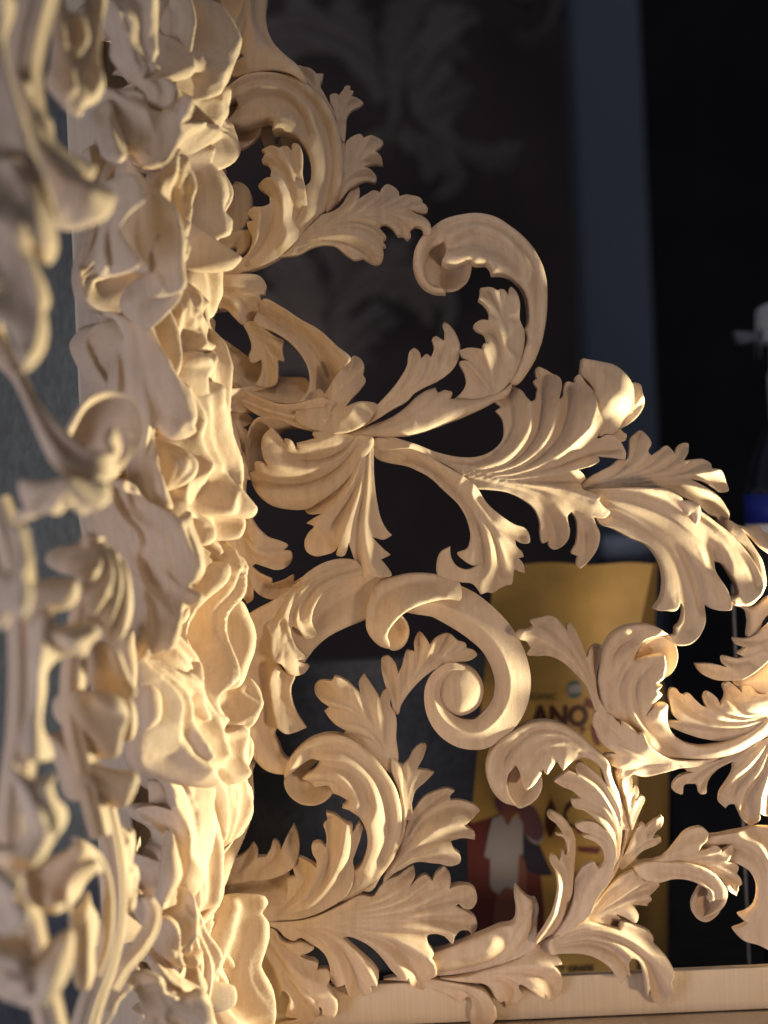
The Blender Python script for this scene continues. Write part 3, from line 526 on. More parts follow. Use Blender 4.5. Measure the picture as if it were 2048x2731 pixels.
L('leaf','H',"1090,695 1066,655 1108,570 1150,480 1200,410 1236,399t 1240,422n 1300,385 1374,381t 1362,420 1300,460 1278,487n 1340,488 1354,526T 1290,542 1210,572 1150,635", spine="1080,680 1150,560 1240,470 1360,400", z="1090,660,20 1180,520,24 1230,410,10 1360,400,0 1340,520,4", kf=.26)
L('leaf','H',"850,980 960,830 1060,730 1100,710 1180,690 1217,710t 1214,746n 1300,765 1344,805T 1300,830 1264,846n 1280,880 1266,942T 1200,920 1158,911n 1192,970 1170,1017t 1120,990 1048,960n 1087,1020 1070,1067t 1000,1035 900,1012 840,1002",
  spine="850,995 980,890 1120,800 1320,790", z="860,990,20 1000,860,30 1150,760,30 1330,800,4 1260,920,0 1170,990,10 1070,1040,16 1200,700,14", R=["880,980 1020,880 1130,790 1210,745","880,990 1030,920 1150,880 1260,845","890,1000 1000,950 1100,925 1180,960"], V=["880,975 1020,850 1120,760 1200,705","880,985 1040,890 1180,830 1330,800","880,995 1040,930 1160,900 1265,930","880,1000 1000,980 1070,1050"], kf=.27)
L('leaf','H',"620,1160 740,1072 840,1008 950,1033 1075,1066n 1092,1022 1180,1050 1260,1090 1302,1140t 1296,1167n 1350,1220 1402,1290 1417,1340t 1395,1392n 1412,1450 1397,1520 1360,1562t 1310,1540 1280,1500 1262,1440n 1244,1482T 1235,1400 1215,1310 1172,1240 1140,1230n 1134,1270 1147,1362T 1120,1350n 1082,1402t 1050,1360 1000,1290 930,1242 840,1217 700,1217 640,1220",
  spine="660,1170 850,1090 1050,1120 1220,1250 1340,1480", z="680,1150,30 850,1080,40 1050,1130,46 1200,1230,50 1280,1120,16 1400,1340,16 1350,1530,40 1240,1440,40 1120,1330,30 900,1220,20 1090,1390,34", R=["680,1170 860,1110 1060,1160 1200,1270 1250,1420","700,1150 880,1060 1090,1100 1260,1230 1390,1390","680,1200 850,1190 1000,1240 1120,1350"], V=["680,1160 860,1085 1080,1130 1240,1260 1320,1480","690,1180 860,1150 1040,1200 1130,1330","720,1120 900,1045 1120,1070 1280,1150"], kf=.26, thick=34)
L('leaf','H',"-60,1385 0,1380 250,1320 420,1260 530,1193 620,1143t 640,1170n 662,1190t 668,1215n 692,1240 706,1266T 648,1270n 690,1320 717,1390 712,1450 670,1502 630,1510t 600,1463n 585,1480n 560,1465 500,1420 440,1400 438,1440 467,1482n 430,1540 360,1582T 345,1512n 320,1524t 280,1480 240,1422 150,1402 0,1396",
  spine="0,1385 220,1370 420,1320 600,1300", z="0,1385,6 250,1350,20 450,1320,34 650,1210,24 700,1400,20 640,1480,30 600,1370,50 380,1540,10 330,1460,16", R=["200,1350 400,1300 560,1270 650,1268","200,1365 380,1350 520,1400 600,1465","180,1385 300,1400 350,1500"], V=["200,1340 400,1270 600,1180","200,1360 400,1320 560,1340 650,1450","200,1375 340,1380 420,1450 380,1560"], kf=.24)
L('leaf','H',"-420,1400 -250,1368 -100,1380 0,1394 130,1410 220,1440 272,1510 291,1580 262,1645 200,1690 140,1680 130,1600 142,1530 120,1494 100,1500 80,1532n 0,1490 -120,1445 -250,1410", z="-200,1390,0 0,1420,10 150,1450,20 240,1560,24 190,1650,10 140,1560,14", R=["0,1420 130,1440 200,1500 220,1620"], V=["0,1440 100,1470 160,1530 170,1640"], kf=.2)
# ---- spray and scroll around the small right scroll (crop F, J)
L('leaf','F',"408,460t 430,430 500,415 522,400n 508,375 580,350t 660,344 710,390 740,432n 745,400 762,389t 800,430n 820,480 850,550 868,602n 890,550 930,524t 987,545 976,600 950,660 930,740 940,850 990,955 930,945 900,880 860,780 790,700 700,622 620,592 550,597 485,582t 512,542n 470,490 430,478",
  spine="960,940 900,780 800,620 640,470 430,450", z="960,920,10 880,760,20 760,600,36 600,450,30 430,450,24 640,360,-6 770,410,0 960,560,0 520,570,14 880,640,4", R=["950,920 880,750 760,580 600,440 440,450","940,900 880,740 850,620","930,900 850,700 790,560 740,440"], V=["950,930 860,760 720,620 560,560","940,900 870,720 760,560 600,390","940,890 890,700 800,520 760,400","950,880 920,700 950,560"], kf=.24, thick=22)
S_F = L('scroll','F',"1060,1015 985,950 955,850 947,740 965,640 985,540 1030,460 1100,410 1190,391 1290,400 1375,452s 1300,465 1230,500 1190,550 1168,612n 1250,595 1342,573T 1352,650 1335,722n 1290,770 1325,765t 1300,800n 1325,822t 1280,882 1243,962n 1285,905 1362,888t 1366,960 1390,1050 1450,1120 1560,1163 1700,1152 1860,1092 2030,1000 2030,1070 1910,1155 1800,1212 1650,1242 1500,1247 1380,1242 1290,1182 1200,1082 1130,1020",
  z="970,700,0 1030,700,30 1060,500,24 1200,420,24 1340,440,30 1250,560,46 1330,620,60 1260,800,56 1100,850,14 1180,900,34 1300,1000,30 1360,920,50 1300,1150,30 1500,1200,40 1800,1160,40 2000,1040,30 1090,720,10", R=["975,740 990,600 1060,480 1180,410 1300,410","1000,930 1010,760 1050,640 1130,560","1160,640 1130,760 1130,880 1180,1000 1260,1120","1340,590 1240,760 1220,900 1240,960"], V=["1180,600 1110,720 1088,850 1125,980 1200,1070","1020,900 1020,720 1060,560 1180,450","1290,620 1190,780 1190,920 1270,1080 1420,1190"], kf=.24, dome=10, dw=26, thick=46)
L('curl_hollow','F',"1165,612 1195,545 1250,485 1340,462 1402,488 1433,560 1427,645 1382,715 1315,745 1300,650 1240,600", z="1200,570,10 1260,490,20 1380,480,20 1425,580,24 1400,690,20 1330,730,6 1330,600,-24 1270,560,-16", parent=S_F, thick=20, rim=5)
L('leaf','F',"918,1050 920,985 930,958t 960,950 1020,970 1080,1030n 1085,1000T 1130,1030 1185,1082n 1210,1073t 1240,1130 1300,1190 1400,1242 1560,1252 1700,1240 1560,1292 1450,1302 1350,1332 1230,1362t 1160,1340n 1100,1377t 1068,1360 1082,1310n 1000,1277 968,1255T 990,1220 1052,1210n 990,1170 940,1110t 930,1072n",
  spine="1690,1245 1400,1265 1200,1220 1050,1100 960,990", z="1650,1245,30 1400,1270,44 1200,1210,54 1100,1080,40 960,1000,24 960,1100,20 1000,1260,26 1100,1350,34 1250,1340,20 1020,1100,44", R=["1500,1260 1250,1240 1120,1130 1060,1040","1500,1270 1250,1260 1080,1190","1500,1275 1300,1290 1160,1335"], V=["1500,1262 1230,1230 1080,1100 960,980","1500,1268 1250,1260 1080,1220 990,1250","1450,1280 1280,1280 1130,1320"], kf=.18)
S_F5 = L('scroll','F',"1000,1260 900,1160 820,1090 720,1032 620,1008 520,1018 420,1058 320,1128 260,1198 233,1300 248,1402 290,1482 350,1532 430,1545s 382,1475 364,1405 374,1335 415,1283n 440,1322 455,1390 470,1424T 520,1390 560,1340 583,1300n 600,1327t 640,1290n 668,1250n 710,1307T 760,1262 830,1237 900,1252 950,1295 985,1400 1040,1560 1075,1700 1110,1700 1085,1500 1015,1330",
  z="960,1260,20 820,1110,16 620,1040,14 420,1090,24 280,1250,24 260,1420,14 380,1510,12 560,1130,20 620,1180,40 480,1380,58 560,1300,54 700,1270,48 880,1220,36 1000,1420,30 1060,1600,24 400,1250,30", R=["540,1105 660,1085 780,1120 900,1210","270,1300 300,1200 420,1085 560,1030 700,1050 840,1130 980,1270","480,1400 560,1220 680,1150 800,1190","420,1270 480,1170 600,1100"], V=["430,1280 500,1170 620,1110 760,1120 880,1200","500,1300 600,1180 720,1160 860,1230","330,1300 380,1190 500,1080 660,1060 820,1140"], kf=.22, dome=10, dw=26, thick=46)
L('curl_hollow','F',"418,1278 370,1335 358,1405 380,1485 430,1545 502,1524 562,1472 583,1395 570,1335 500,1370 460,1370", z="370,1400,16 420,1530,16 520,1500,14 575,1400,10 450,1400,-30 500,1440,-30 430,1320,-6", parent=S_F5, thick=20, rim=5)
L('leaf','J',"763,800 780,758t 820,754 860,800 890,812n 920,793t 970,840 1040,900 1062,907n 1048,830 1090,783t 1150,820 1178,885n 1195,860 1240,800 1238,730 1280,703t 1330,740 1372,792n 1380,740 1440,733t 1500,790 1640,800 1660,960 1640,1040 1560,1085 1400,1150 1250,1195 1100,1190 900,1135 800,1092 742,1060t 760,1033 832,1022n 780,960t 768,900",
  spine="1640,990 1400,1030 1150,1000 950,920 790,790", z="1600,950,24 1400,1040,34 1150,980,40 800,800,20 1080,820,14 1270,740,10 800,1050,20 1000,1120,10 1200,1150,14 1440,800,20", R=["1600,960 1350,960 1200,910","1600,970 1350,1010 1150,970 1060,905","1600,1000 1300,1060 1000,1040 830,1022"], V=["1600,960 1350,930 1260,760","1600,965 1350,990 1180,930 1090,820","1600,980 1300,1030 1050,980 800,800","1600,1010 1300,1100 1050,1110 780,1050"], kf=.2)
L('leaf','J',"1560,1165 1500,1192 1300,1290 1050,1380 920,1390n 900,1442t 960,1462n 850,1500 803,1580 820,1642 880,1667t 902,1580 985,1550n 1010,1600 1040,1662 1087,1667t 1092,1580 1112,1500 1180,1420 1290,1370 1280,1440 1220,1560 1183,1640 1190,1720 1240,1772T 1262,1730 1310,1720n 1350,1800 1400,1880 1472,1942T 1512,1850 1500,1790n 1560,1822 1700,1850 1700,1150",
  spine="1620,1130 1480,1330 1420,1600 1450,1880", z="1560,1180,24 1300,1310,30 1000,1420,20 850,1620,4 1060,1640,4 1400,1500,40 1220,1700,14 1460,1900,14 1600,1600,40", R=["1560,1190 1350,1310 1100,1420 980,1550","1580,1190 1420,1380 1290,1500 1260,1730","1600,1200 1500,1400 1400,1550 1310,1720","1620,1220 1560,1450 1480,1650 1500,1790"], V=["1540,1195 1300,1310 1050,1430 850,1640","1550,1200 1330,1340 1130,1470 1070,1650","1590,1200 1460,1400 1340,1530 1230,1760","1610,1210 1540,1420 1420,1620 1460,1930","1640,1250 1600,1500 1580,1800"], kf=.28)
L('leaf','J',"1680,150 1560,230 1480,300 1400,330 1318,334t 1330,380 1392,395n 1343,460t 1382,480n 1340,495 1218,490t 1213,540 1242,570n 1130,550 1018,560T 1040,620 1120,672 1240,682 1340,665 1450,600 1560,500 1680,300",
  spine="1680,240 1520,430 1300,590 1050,590", z="1640,260,30 1500,430,40 1330,350,10 1230,510,10 1050,580,-4 1300,620,20", kf=.24)
L('scroll','J',"1330,660 1450,600 1560,500 1690,290 1690,790 1560,800 1450,765 1330,715", z="1350,680,-16 1500,640,0 1640,560,10", dome=20, dw=60, thick=40)
# ---- right upper fan and strap (crop I, M)
L('leaf','I',"-40,680 0,640 80,570 170,520 280,462 330,420 420,410 440,340 462,220 520,170 555,148t 620,210 637,270 600,350 632,382n 720,330 790,288t 830,340 842,367n 880,300 960,260 987,263t 980,330 918,423n 1000,415 1120,413t 1167,450 1168,492n 1250,510 1300,580 1327,692t 1230,702 1190,670 1080,610 968,588n 1100,660 1200,720 1290,830 1327,900 1327,960 1280,1022T 1215,925n 1150,905 1050,825 900,745 750,695 550,675 250,675",
  spine="-20,665 300,610 600,570 900,570 1260,700", z="0,660,-4 300,580,0 600,500,-14 560,200,-36 780,310,-30 960,290,-36 1130,440,-30 1290,620,-26 900,600,-6 1150,720,-4 1300,900,4 1250,980,-6 700,650,-10", R=["0,660 350,560 520,440 610,370","50,660 450,560 700,460 840,370","80,660 550,575 800,520 920,430","100,665 650,600 950,560 1160,500","150,668 700,640 950,610 1080,640"], V=["0,655 300,550 460,400 550,180","50,660 400,560 620,460 780,310","80,660 500,570 780,470 960,290","100,662 600,585 900,530 1120,440","120,665 650,620 950,580 1280,650","400,670 800,670 1050,760 1290,950"], kf=.2, thick=22)
S_I = L('scroll','I',"-60,700 0,690 250,671 550,667 750,690 850,740 920,800 1070,880 1200,970 1320,1060 1440,1180 1540,1310 1600,1420 1630,1520 1600,1600 1540,1660 1470,1700 1407,1711 1340,1690 1330,1650n 1402,1605 1392,1540 1340,1440 1250,1332 1203,1320n 1200,1400 1250,1500 1300,1590 1322,1660 1322,1742t 1260,1754 1180,1742 1120,1703n 1112,1810 1090,1910 1040,1995 945,2055 840,2055 754,1974T 840,1960 845,1900 882,1869 913,1795 913,1722 890,1683n 840,1752t 756,1754 667,1743t 693,1700 720,1659 746,1540 740,1430 690,1290 600,1180 450,1110 300,1030 180,985 130,900 60,780",
  spine="0,700 400,760 800,930 1050,1250 1150,1650", z="0,700,0 300,850,26 600,760,44 800,800,50 800,1050,40 1200,1050,40 1500,1350,24 1450,1680,20 1100,1300,20 850,1300,30 800,1700,14 1000,1600,26 1000,1900,50 850,2000,40 1250,1700,14 500,1050,20",
  R=["0,690 300,690 600,690 800,740 900,830","0,720 400,830 700,970 950,1170 1150,1400 1300,1700","100,720 500,740 850,880 1150,1080 1400,1350 1560,1600","300,960 600,1100 800,1330 850,1700"], V=["0,700 350,730 700,800 1000,970 1180,1180 1210,1320","100,740 450,880 750,1060 950,1300 1060,1550 1100,1700","300,900 640,1080 830,1300 930,1560 980,1900","920,850 1200,1010 1450,1280 1580,1520"], kf=.22, cap=90, thick=40)
L('leaf','M',"300,160 370,150 450,170 520,200t 545,270 540,330 515,410 488,440t 462,400n 430,320n 400,335t 350,280", z=62, dome=8, dw=14, thick=14, auto=False)
L('stem','M',"850,490 950,600 1080,720 1160,840 1182,960 1150,1050 1090,1115 1080,1190n 950,1310t 970,1372 1070,1402 1180,1342 1262,1252 1312,1150 1312,1000 1282,860 1212,740 1122,600 1050,500 960,420 880,378", z="900,450,-6 1100,650,-4 1250,900,0 1250,1150,14 1050,1350,30", dome=12, dw=40, thick=40)
L('leaf','M',"880,380 960,430 1090,462 1240,447t 1290,520 1400,600 1400,800 1230,705 1110,565", z="900,400,-24 1240,480,-34 1300,650,-10", dome=10)
L('stem','M',"870,1330 950,1305 1050,1402 1150,1405 1400,1280 1400,1420 1290,1560 1230,1690 1110,1770 1112,1560 1080,1450 1000,1412 900,1392", z="950,1360,0 1200,1480,6 1150,1700,4 1350,1400,10", dome=14)
# ---- right lower spray (crop K)
L('leaf','K',"930,545s 1000,440 1150,398 1280,360 1420,330 1600,318 1760,310 1760,1700 1560,1622 1450,1602 1370,1562 1323,1500t 1400,1440 1452,1390n 1373,1325t 1440,1280 1520,1180 1542,1050 1522,900 1450,790 1340,718 1230,688 1100,650",
  spine="1000,500 1300,480 1560,700 1620,1100 1560,1550", z="1000,500,6 1300,420,30 1600,400,40 1500,650,44 1600,1000,50 1450,1350,24 1450,1570,30 1250,620,20", R=["1100,460 1350,440 1580,600 1660,900","1250,640 1450,720 1570,900 1580,1150 1450,1390"], V=["1150,560 1400,570 1600,760 1640,1100 1500,1530","1500,340 1650,420 1700,600"], kf=.2)
L('leaf','K',"200,800 400,710 540,630 680,490 780,390 850,350 960,338t 1012,390 990,450 920,520 905,577n 1000,560 1100,523t 1137,560 1130,592n 1290,523t 1292,580 1230,640 1190,682n 1290,710 1342,760t 1310,817n 1370,900 1392,980 1370,1000n 1382,1060 1360,1127T 1280,1070 1210,990 1130,870 1000,820 800,760 500,760 280,850",
  spine="250,820 550,690 850,660 1150,760 1330,1050", z="280,810,20 550,680,36 780,450,30 960,370,50 900,560,44 1100,550,54 1280,550,54 1200,650,60 1320,770,50 1200,850,46 1300,950,20 1360,1090,24 1280,1020,30", R=["500,660 700,610 900,578","550,680 850,630 1130,592","600,690 900,680 1190,682","650,700 1000,720 1200,800 1310,817"], V=["450,680 650,560 800,430 960,370","550,670 800,600 1090,545","600,690 900,650 1280,560","650,695 1000,700 1320,760","700,710 1050,760 1230,900 1350,1080"], kf=.24)
S_K = L('scroll','K',"200,810 600,690 800,700 960,750 1080,830 1160,930 1205,1000 1213,1080 1192,1175 1122,1268 1030,1322 960,1344s 1060,1270 1130,1180 1150,1110n 1090,1120 1008,1137T 1022,1080 1002,1010 930,955 860,918 760,890 620,888 460,932 260,890",
  z="280,840,20 600,790,34 800,800,44 1000,860,50 1150,980,40 1190,1120,24 1060,1290,14 1060,1100,64 980,950,46", R=["600,695 850,720 1030,830 1140,980 1170,1120","500,920 700,860 880,900 1000,1000"], V=["500,830 750,830 960,900 1070,1020 1080,1100"], kf=.24, dome=8, dw=18, thick=44)
L('curl_hollow','K',"930,962 860,1030 805,1140 815,1235 870,1312 960,1346 1050,1315 1135,1240 1155,1130 1100,1050 1000,1000", z="870,1040,12 815,1180,16 900,1310,18 1050,1300,14 1130,1200,4 980,1140,-24 1040,1180,-24", parent=S_K, thick=18, rim=5)
# ---- rail the panel stands on
r0, r1 = at(560,2617), at(2200,2566)
top_z = at(1500,2608).z
box('bottom_rail', (at(420,2617).x, .004, at(1600,2716).z), (at(2300,2560).x, .013, top_z), M_RAIL, PANEL, .0012)
box('ledge', (at(420,2617).x, -.07, at(1600,2716).z-.03), (at(2300,2560).x, .05, at(1600,2716).z-.0015), M_RAIL, PANEL, .001)
# ================================================================== the left-hand carved panel, seen almost edge on
SIDE = CUR = thing('carved_side_panel', 'pale leafy carved panel seen almost edge on at the left, near and blurred', 'carving', at(330,2700,.12))
def Q(name, crop, outline, z=0, R=(), V=(), spine=None, dome=16, dw=40, th=None, dd=0, kf=.3, **kw):
    P = to_px(parse(outline)[0], crop); cx = P[:,0].mean()
    dep = .40 - cx/640*.375 + dd
    if cx > 500: dep += .008; th = 66 if th is None else th
    if th is None: th = 4+cx/640*46
    return piece(name, crop, outline, spine=spine, z=z, R=R, V=V, dome=dome*1.2, dw=dw*.7, zs=2.0, th=th, d=max(dep, .012), step=5.5,
                 thick=kw.pop('thick', 24), kf=kf*1.7, cap=110, scal=0, flutes=(2 if name == 'leaf' and 250 < cx and np.ptp(P[:,0]) > 62 else 0), vcut=False, rim=kw.pop('rim', 4), parent=kw.pop('parent', SIDE), **kw)
# frame board whose front edge shows as a pale upright strip
xb = at(500,1400,0).x
def slab(name, X0, X1, d0, d1, mat):
    a0, a1 = at(X0,1365,d0).x, at(X1,1365,d0).x
    return box(name, (a0, -d0, at(1000,2900,0).z-.02), (a1, -d1, at(1000,-200,0).z+.02), mat, SIDE, .002)
slab('frame_stile', 222, 318, .06, .03, M_RAIL)
slab('corner_stile', 318, 540, .012, -.008, M_RAIL)
# --- top (crop a)
Q('leaf','a',"340,-60 340,200 330,380 305,480 380,600 450,660 532,692t 545,650n 565,640 620,615 662,560 672,500t 640,420 640,200 650,-60 560,-60 540,60 480,62 430,30 400,-60", spine="420,-60 470,200 500,450 540,660", R=["370,-40 400,250 480,560","640,-40 640,300 640,480 600,580","500,100 540,250 500,330"], V=["560,40 580,250 560,350 500,420","430,350 540,450 600,560","430,60 460,300 440,420"], kf=.4)
Q('stem','a',"60,-60 20,250 50,420 100,560 150,700 200,880 260,1050 330,1220 350,1390 300,1300 190,1100 80,960 20,1000 -80,1050 -80,-60", z=0, R=["20,0 40,400 140,760 280,1150"], V=["-20,100 0,500 100,850","60,300 160,700 240,980"], dome=24, dw=60)
Q('leaf','a',"96,415T 140,480 205,488t 212,560 232,650 330,712 365,880 450,930 560,962 633,1000T 600,1075 520,1070 600,1130 735,1220t 722,1300 662,1390 550,1422 420,1422 350,1402 335,1250 265,1080 200,900 150,700 110,560", z="110,430,0 250,700,20 450,940,6 600,1010,-6 300,1000,40 560,1290,66 690,1260,50 450,1400,20 380,1150,50", R=["130,480 200,760 300,1000 430,1200 520,1230","220,640 330,850 500,980 610,1010"], V=["220,760 340,980 480,1080 590,1130"], dome=12, kf=.3, dd=.02)
Q('leaf','a',"660,-60 1000,-60 1032,120t 1000,250 1010,335n 980,400 1022,420t 930,482n 1000,495 1100,500 1132,560 1090,650 1030,702t 960,660 930,600 900,500 820,420 760,330 740,200 690,80", z="720,0,10 900,100,34 1000,120,20 900,400,24 1050,600,40 960,640,10 1100,520,20", R=["720,0 800,250 920,450 980,620","900,-40 960,150 960,330"], V=["760,-40 880,200 940,400","800,150 880,400 960,560","980,100 940,300"], kf=.36)
Q('leaf','a',"990,-60 1150,-60 1186,100 1172,250 1112,480 1085,505 925,472 1000,300 1030,120", z="1080,0,-10 1150,200,20 1000,430,-10 1100,450,10", R=["1150,0 1160,200 1110,440"], V=["1060,0 1090,200 1040,400"], dd=-.03)
Q('leaf','a',"1150,-60 1310,-60 1333,40T 1350,150 1371,300 1362,450 1322,572 1250,622t 1240,560 1225,470 1190,448n 1170,500 1110,482 1130,300 1165,200", z="1240,0,-20 1300,100,10 1350,300,36 1250,400,40 1250,590,30 1140,450,20 1240,250,-14", R=["1340,60 1350,250 1310,420 1250,560","1170,200 1200,340 1300,330"], V=["1240,0 1230,200 1250,300","1200,360 1190,460","1320,400 1290,540"], kf=.3)
Q('leaf','a',"1105,515 1200,605 1270,612 1326,568t 1352,650 1347,780 1332,852T 1230,832 1095,782 1132,680", z="1200,700,0 1310,650,30 1300,820,10 1130,770,-10", R=["1290,600 1290,700 1320,830"], V=["1220,620 1230,720 1280,820"], dd=-.01)
Q('leaf','a',"1085,802 1180,788 1302,850 1282,920 1242,1050 1210,1092 1160,952 1110,902", z="1200,900,0 1270,900,24 1120,850,-10", R=["1240,860 1240,960 1215,1080"], V=["1170,820 1190,930"], dd=-.015)
Q('leaf','a',"720,500 830,520 900,560 950,660 1050,722 1100,640 1142,720 1130,790n 1090,822 1102,900 1060,982 1000,1062 930,1052 860,942 800,942 790,800 740,652", z="800,600,-10 900,700,10 1080,760,34 1050,950,40 900,900,10 820,880,-6", R=["820,540 900,700 950,850 960,1040","1110,680 1060,850 1000,1040"], V=["760,560 840,750 880,920","980,720 1020,850 980,1000"], kf=.34)
Q('petal','a',"635,650 720,598 762,700 802,930 772,1022 720,1058t 660,1012 635,900", z="700,700,0 720,950,30", R=["720,640 690,850 720,1040"], V=["660,700 660,950","750,760 770,960"], dome=10, dd=-.05)
Q('leaf','a',"830,950 900,1080 960,1180 1012,1280 1062,1400 1092,1659 1100,1860 990,1880 985,1500 950,1720 870,1680 795,1400 850,1250 825,1100", z="860,1000,0 900,1300,-10 1000,1350,30 1050,1700,34 880,1600,0", R=["850,1000 960,1230 1030,1450 1060,1800"], V=["850,1150 930,1400 930,1650"], kf=.34)
Q('leaf','a',"1110,933T 1160,980 1212,1080 1232,1200 1232,1400 1212,1487 1150,1440 1132,1600 1085,1720 1050,1400 975,1190 1040,1050", z="1110,960,20 1060,1150,30 1140,1200,-16 1220,1200,30 1180,1400,0 1090,1500,40", R=["1110,950 1090,1200 1100,1600","1120,960 1200,1150 1220,1420","1140,1050 1160,1200 1190,1300"], V=["1120,1050 1130,1300","1170,1080 1200,1250","1160,1250 1170,1440","1020,1150 1060,1350"], kf=.4)
Q('leaf','a',"1255,925 1302,930t 1312,1040 1352,1130 1367,1250 1352,1350 1371,1400 1347,1505 1320,1520 1370,1700 1250,1700 1240,1400 1228,1150", z="1280,950,20 1350,1250,34 1260,1200,0 1330,1450,30 1290,1600,30", R=["1290,960 1330,1200 1320,1480","1250,1100 1260,1400 1300,1650"], V=["1280,1050 1290,1250 1270,1380"], kf=.36)
Q('leaf','a',"735,1095 830,1108 862,1200 871,1300 820,1352 780,1420 812,1550 855,1700 690,1700 685,1400 720,1250", z="780,1150,0 850,1250,26 740,1350,-10 800,1600,10", R=["800,1110 800,1230 850,1300","740,1200 720,1400 780,1650"], V=["760,1120 770,1260 810,1340","760,1420 740,1600"], kf=.4)
# --- upper middle (crop b)
Q('leaf','b',"-80,-600 100,-560 200,-430 300,-250 346,-130 332,60t 290,102 230,60 200,20 240,150 290,250 302,350 278,402n 292,520 270,650 220,740 150,797t 115,740 60,560 -80,420", z="0,-300,20 150,-100,40 300,-50,20 100,300,30 270,400,10 180,740,26", R=["60,-540 200,-250 280,0","100,-200 220,150 250,400 200,680"], V=["0,-400 150,-100 200,40","0,0 140,300 160,600"], dome=20, dw=60, dd=.03)
Q('stem','b',"-80,430 0,425 60,575 130,735 180,845 260,995 330,1095 430,1195 520,1285 640,1325 700,1315 650,1240n 665,1185 705,1155t 752,1200 782,1290 745,1380n 800,1350 850,1250 865,1160n 866,1290 780,1425 680,1505 560,1525 440,1485 340,1405 260,1255 180,1055 90,855 -80,640", z="0,500,20 200,900,40 450,1300,56 600,1420,66 760,1350,50 710,1200,70 860,1220,20", R=["0,470 150,790 300,1080 480,1290 640,1350","100,800 250,1150 420,1400 600,1500"], V=["20,540 200,950 380,1250 560,1400 720,1380"], kf=.3, dd=.02)
Q('curl_hollow','b',"425,1180 445,1080 500,1000 580,955 660,944 770,980 842,1070 866,1170 856,1280 800,1370 740,1390 600,1320 500,1270", z="440,1120,20 560,970,24 760,985,24 850,1100,20 840,1300,16 640,1150,-50 700,1280,-40 560,1200,-40", dome=0, rim=6, th=30, dd=-.01)
Q('leaf','b',"856,335 950,500 1000,680 1080,860 1150,960 1187,1080 1180,1160n 1193,1190t 1140,1238 1060,1222 1015,1170 1000,1400 1045,1700 960,1700 865,1400 855,1100 785,960 798,480 748,400 850,432", z="880,420,10 900,700,0 1000,800,30 1130,1020,40 1140,1200,30 850,1000,-10 930,1300,10 1000,1550,20", R=["860,360 970,650 1060,900 1140,1120","790,420 800,700 790,940","1000,1180 1000,1420 1010,1650"], V=["850,500 880,800 900,1200 940,1600","1000,850 1080,1080"], kf=.3, dd=-.02)
Q('leaf','b',"1025,1230 1130,1268 1200,1318 1262,1370t 1242,1440 1170,1522 1045,1562 1005,1400", z="1050,1300,10 1150,1400,40 1240,1380,16 1080,1540,16", R=["1030,1250 1130,1380 1080,1540"], V=["1040,1400 1060,1540"], dome=18, kf=.2)
Q('leaf','b',"990,-40 1092,-40 1095,200 1082,350 1030,450 962,542T 935,480 878,330 930,220 1000,130", z="1040,0,20 1060,300,34 960,500,10 930,330,-16", R=["1040,-20 1050,250 980,500"], V=["960,200 930,340 960,480"], kf=.3)
Q('leaf','b',"1085,215 1200,240 1290,310 1332,370n 1290,450 1345,500t 1310,610n 1385,640t 1280,692 1178,690n 1192,760 1170,852 1090,862 1010,700 965,540 1040,450 1082,350", z="1100,260,-10 1200,400,20 1300,380,0 1250,560,0 1080,600,-6 1120,800,10", R=["1100,240 1120,500 1130,840","1200,260 1160,420 1250,560","1320,380 1220,440"], V=["1050,480 1060,700","1160,300 1190,420 1290,420","1160,560 1280,520","1180,640 1150,780"], kf=.34, dome=6, th=35, dd=-.02)
Q('leaf','b',"1235,-40 1320,-40 1352,80 1402,150t 1392,240n 1422,320 1402,430 1380,480n 1402,580 1432,650 1427,750 1402,850 1412,1000 1422,1150 1412,1300 1462,1450 1480,1700 1400,1700 1330,1300 1250,1000 1165,860 1188,690 1290,690 1385,600 1332,380 1225,250 1250,100", z="1280,50,20 1380,250,30 1400,450,16 1300,780,40 1400,700,30 1380,1000,34 1400,1300,30 1440,1600,30 1220,850,24", R=["1290,-20 1340,180 1370,400","1400,600 1380,800 1390,1100 1430,1500","1240,740 1320,900 1380,1200"], V=["1260,60 1310,250 1350,360","1330,660 1340,900 1390,1250"], kf=.3)
Q('leaf','b',"1105,900 1200,858 1290,900 1352,1050 1402,1250 1472,1500 1482,1720 1340,1720 1045,1720 1048,1562 1200,1500 1262,1370 1135,1240 1190,1180 1150,1000", z="1180,920,20 1260,980,40 1300,1300,24 1150,1150,0 1200,1600,10 1420,1600,44", R=["1240,970 1270,1150 1330,1380 1420,1680"], V=["1190,1000 1200,1250 1260,1600","1300,1050 1350,1250 1440,1500"], kf=.34, dome=20, dw=60, dd=-.005)
